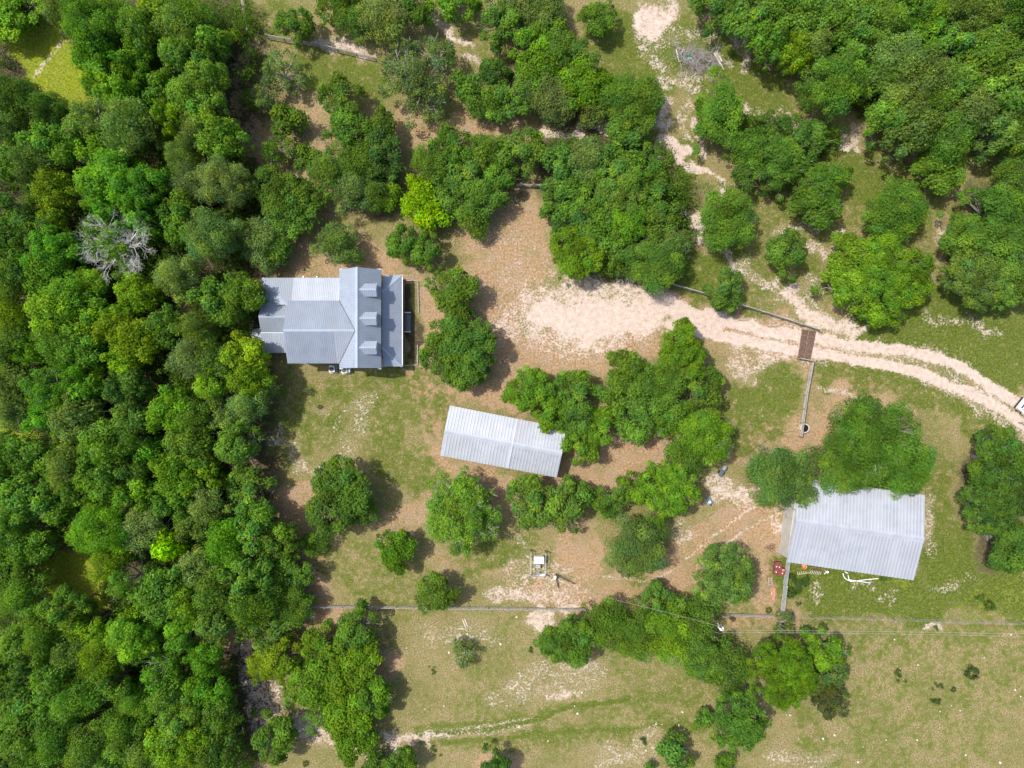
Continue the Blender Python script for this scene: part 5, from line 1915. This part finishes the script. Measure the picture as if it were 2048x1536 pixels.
for line in WOOD.strip().splitlines():
    q = line.split(); plant(float(q[0]), float(q[1]), float(q[2]), q[3], None, "trees of the wood along the side", 1)
for line in NORTHEAST.strip().splitlines():
    q = line.split(); plant(float(q[0]), float(q[1]), float(q[2]), q[3], None, "trees of the north-east wood", 2)
for line in YARD.strip().splitlines():
    data, lab = line.split("|")
    q = data.split()
    plant(float(q[0]), float(q[1]), float(q[2]), q[3], lab.strip() or None, "oaks and bushes in the open", 0, float(q[4]) if len(q) > 4 else None, float(q[5]) if len(q) > 5 else 0)


# bare trees
def bare_tree(x, y, r, h, label, seed, col, levels=5, spread_=0.75):
    rs = random.Random(seed)
    b = at(x, y, h * 0.7)
    t = empty("bare_tree", (b.x, b.y, 0), label=label, cat="tree")
    R = r * SC * (CAM_H - h * 0.7) / CAM_H
    tr_, br = MB(), MB()
    tr_.tube((0, 0, -0.1), (0.1, 0.1, h * 0.4), 0.22 * R / 4.5, 0.15 * R / 4.5, 8)
    o = tr_.build("trunk", M["bark"], t); o.color = (*col, 1)

    def grow(p, d, L, rad, lev):
        q = p + d * L * 0.5 + Vector((rs.uniform(-.1, .1), rs.uniform(-.1, .1), 0)) * L
        e = q + (d + Vector((rs.uniform(-.3, .3), rs.uniform(-.3, .3), rs.uniform(-.2, .2)))).normalized() * L * 0.5
        br.tube(p, q, rad, rad * .8, 4); br.tube(q, e, rad * .8, rad * .55, 4)
        if lev == 0: return
        for k in range(3):
            d2 = (d + Vector((rs.uniform(-1, 1), rs.uniform(-1, 1), rs.uniform(-.45, .5))) * spread_).normalized()
            grow(e if k else q, d2, L * rs.uniform(.58, .78), rad * 0.6, lev - 1)
    nl = 15 if levels >= 5 else 9
    for k in range(nl):
        a = k / nl * 6.28 + rs.uniform(-.3, .3)
        d = Vector((math.cos(a), math.sin(a), rs.uniform(.25, .9))).normalized()
        grow(Vector((0.1, 0.1, h * (0.35 + 0.04 * (k % 3)))), d, R * rs.uniform(.38, .52), (0.06 if levels < 6 else 0.042) * R / 4.5, levels - 1)
    o = br.build("branches", M["bark"], t); o.color = (*col, 1)
    return t


bare_tree(212, 482, 70, 12.8, "bare white-grey dead tree inside the left wood", 5, (0.64, 0.625, 0.60), 6, 0.85)
bare_tree(308, 1436, 27, 5.0, "tangle of bare brown-grey branches low in the left wood", 8, (0.42, 0.37, 0.34), 4, 0.5)
bare_tree(1308, 306, 27, 6.5, "small bare pale treetop at the great thicket's upper corner", 9, (0.52, 0.50, 0.47), 4)
bare_tree(546, 1268, 17, 6.0, "bare pale treetop at the wood's edge below the fence end", 10, (0.42, 0.41, 0.38), 4)
bare_tree(612, 1238, 14, 5.5, "small bare pale twigs among leaves by the fence end", 14, (0.42, 0.41, 0.38), 4)
bare_tree(1990, 1073, 16, 6.5, "small bare pale treetop in the dark belt beyond the big barn", 11, (0.50, 0.46, 0.43), 4)
bare_tree(668, 1440, 20, 5.5, "bare pale sticks in the pasture-corner clump", 12, (0.45, 0.43, 0.40), 4)
bare_tree(210, 1058, 17, 8.8, "bare twig heart inside a pale feathery crown of the wood", 13, (0.36, 0.32, 0.28), 4)

# brush on the floor of the woods
r_ = np.random.default_rng(99)
PU = []
for x0, x1, y0, y1, n in ((-10, 520, 20, 1540, 15000), (1480, 2060, -10, 310, 4500), (1090, 1370, 290, 560, 1600)):
    px_, py_ = r_.uniform(x0, x1, n), r_.uniform(y0, y1, n)
    PU.append(np.stack([(px_ - 1024) * SC, (768 - py_) * SC], 1))
PU = np.concatenate(PU)
Wf = cover_weights(PU[:, 0], PU[:, 1])
ok = (Wf["D"] > 0.35) & (Wf["F"] < 0.3) & (Wf["S"] < 0.3) & (Wf["L"] < 0.4)
# keep the brush in thickets
ok &= vnoise(PU[:, 0], PU[:, 1], 4.0, 61) > 0.24
PU = PU[ok]
m_ = 26
tuft = np.repeat(np.concatenate([PU, r_.uniform(0.3, 3.6, (len(PU), 1))], 1), m_, 0)
dirs = unit(r_.normal(size=tuft.shape) + np.array([0, 0, 0.4]))
pos = tuft + dirs * r_.uniform(0.2, 0.8, (len(tuft), 1)) * np.array([1, 1, 0.7])
pos[:, 2] = np.maximum(pos[:, 2], 0.1)
t_ = np.repeat(r_.normal(1, 0.2, len(PU)), m_)[:, None] * r_.normal(1, .15, (len(tuft), 1))
qd = leaf_quads(pos, unit(dirs + r_.normal(size=dirs.shape) * .7 + np.array([0, 0, .4])), 0.26 * r_.uniform(.6, 1.4, len(pos)), r_, 0.5)
me = quad_mesh("undergrowth", qd, np.clip(np.repeat(t_, 3, 1), .4, 1.8), M["leaf"])
o = bpy.data.objects.new("undergrowth", me); C.objects.link(o); o.color = (0.085, 0.160, 0.018, 1)
props(o, "tangled green undergrowth on the floor of the woods", "undergrowth", kind="stuff")

# rough weeds standing in the open grass
WEEDS = [(1566 + 20, 1155, 1.0), (1590, 1172, 1.3), (1583, 1185, 0.9), (1608, 1160, 0.8), (1792, 1349, 0.8), (1940, 1339, 1.2), (1868, 1402, 0.8), (1876, 1368, 0.6), (1907, 1379, 0.45),
         (1288, 1480, 0.7), (868, 1340, 0.5), (1535, 1218, 0.55), (1690, 1383, 0.9), (1462, 108, 0.6), (1974, 1212, 0.9), (1956, 1195, 0.8), (865, 1500, 0.7), (610, 1525, 0.5), (1872, 1255, 0.5), (1770, 1156, 0.7), (640, 815, 0.4), (1060, 1298, 0.5)]
wm = []
for s in range(3):
    rr = np.random.default_rng(300 + s)
    n = 420
    c_ = rr.normal(size=(9, 3)) * np.array([.45, .45, 0.08]) + np.array([0, 0, .35])
    k = rr.integers(0, 9, n)
    d = unit(rr.normal(size=(n, 3)) + np.array([0, 0, .5]))
    p = c_[k] + d * rr.uniform(.1, .42, (n, 1)); p[:, 2] = np.maximum(p[:, 2], .03)
    tt = rr.normal(1, .18, (9,))[k][:, None] * np.ones((1, 3))
    wm.append(quad_mesh("weed", leaf_quads(p, unit(d + rr.normal(size=d.shape) * .6), .2 * rr.uniform(.6, 1.4, n), rr, .45), tt, M["leaf"]))
for i, (x, y, s) in enumerate(WEEDS):
    o = bpy.data.objects.new("weed", wm[i % 3]); C.objects.link(o)
    o.location = at(x, y); o.scale = (s, s, s); o.rotation_euler = (0, 0, random.uniform(0, 6.28))
    dk = 0.8 if i < 10 else 1.1
    o.color = (0.085 * dk, 0.15 * dk, 0.03, 1)
    props(o, f"leafy green weed clump standing in the grass, {x / 20.48:.0f}% across and {y / 15.36:.0f}% down the photo", "weed", "weed clumps standing in the grass")
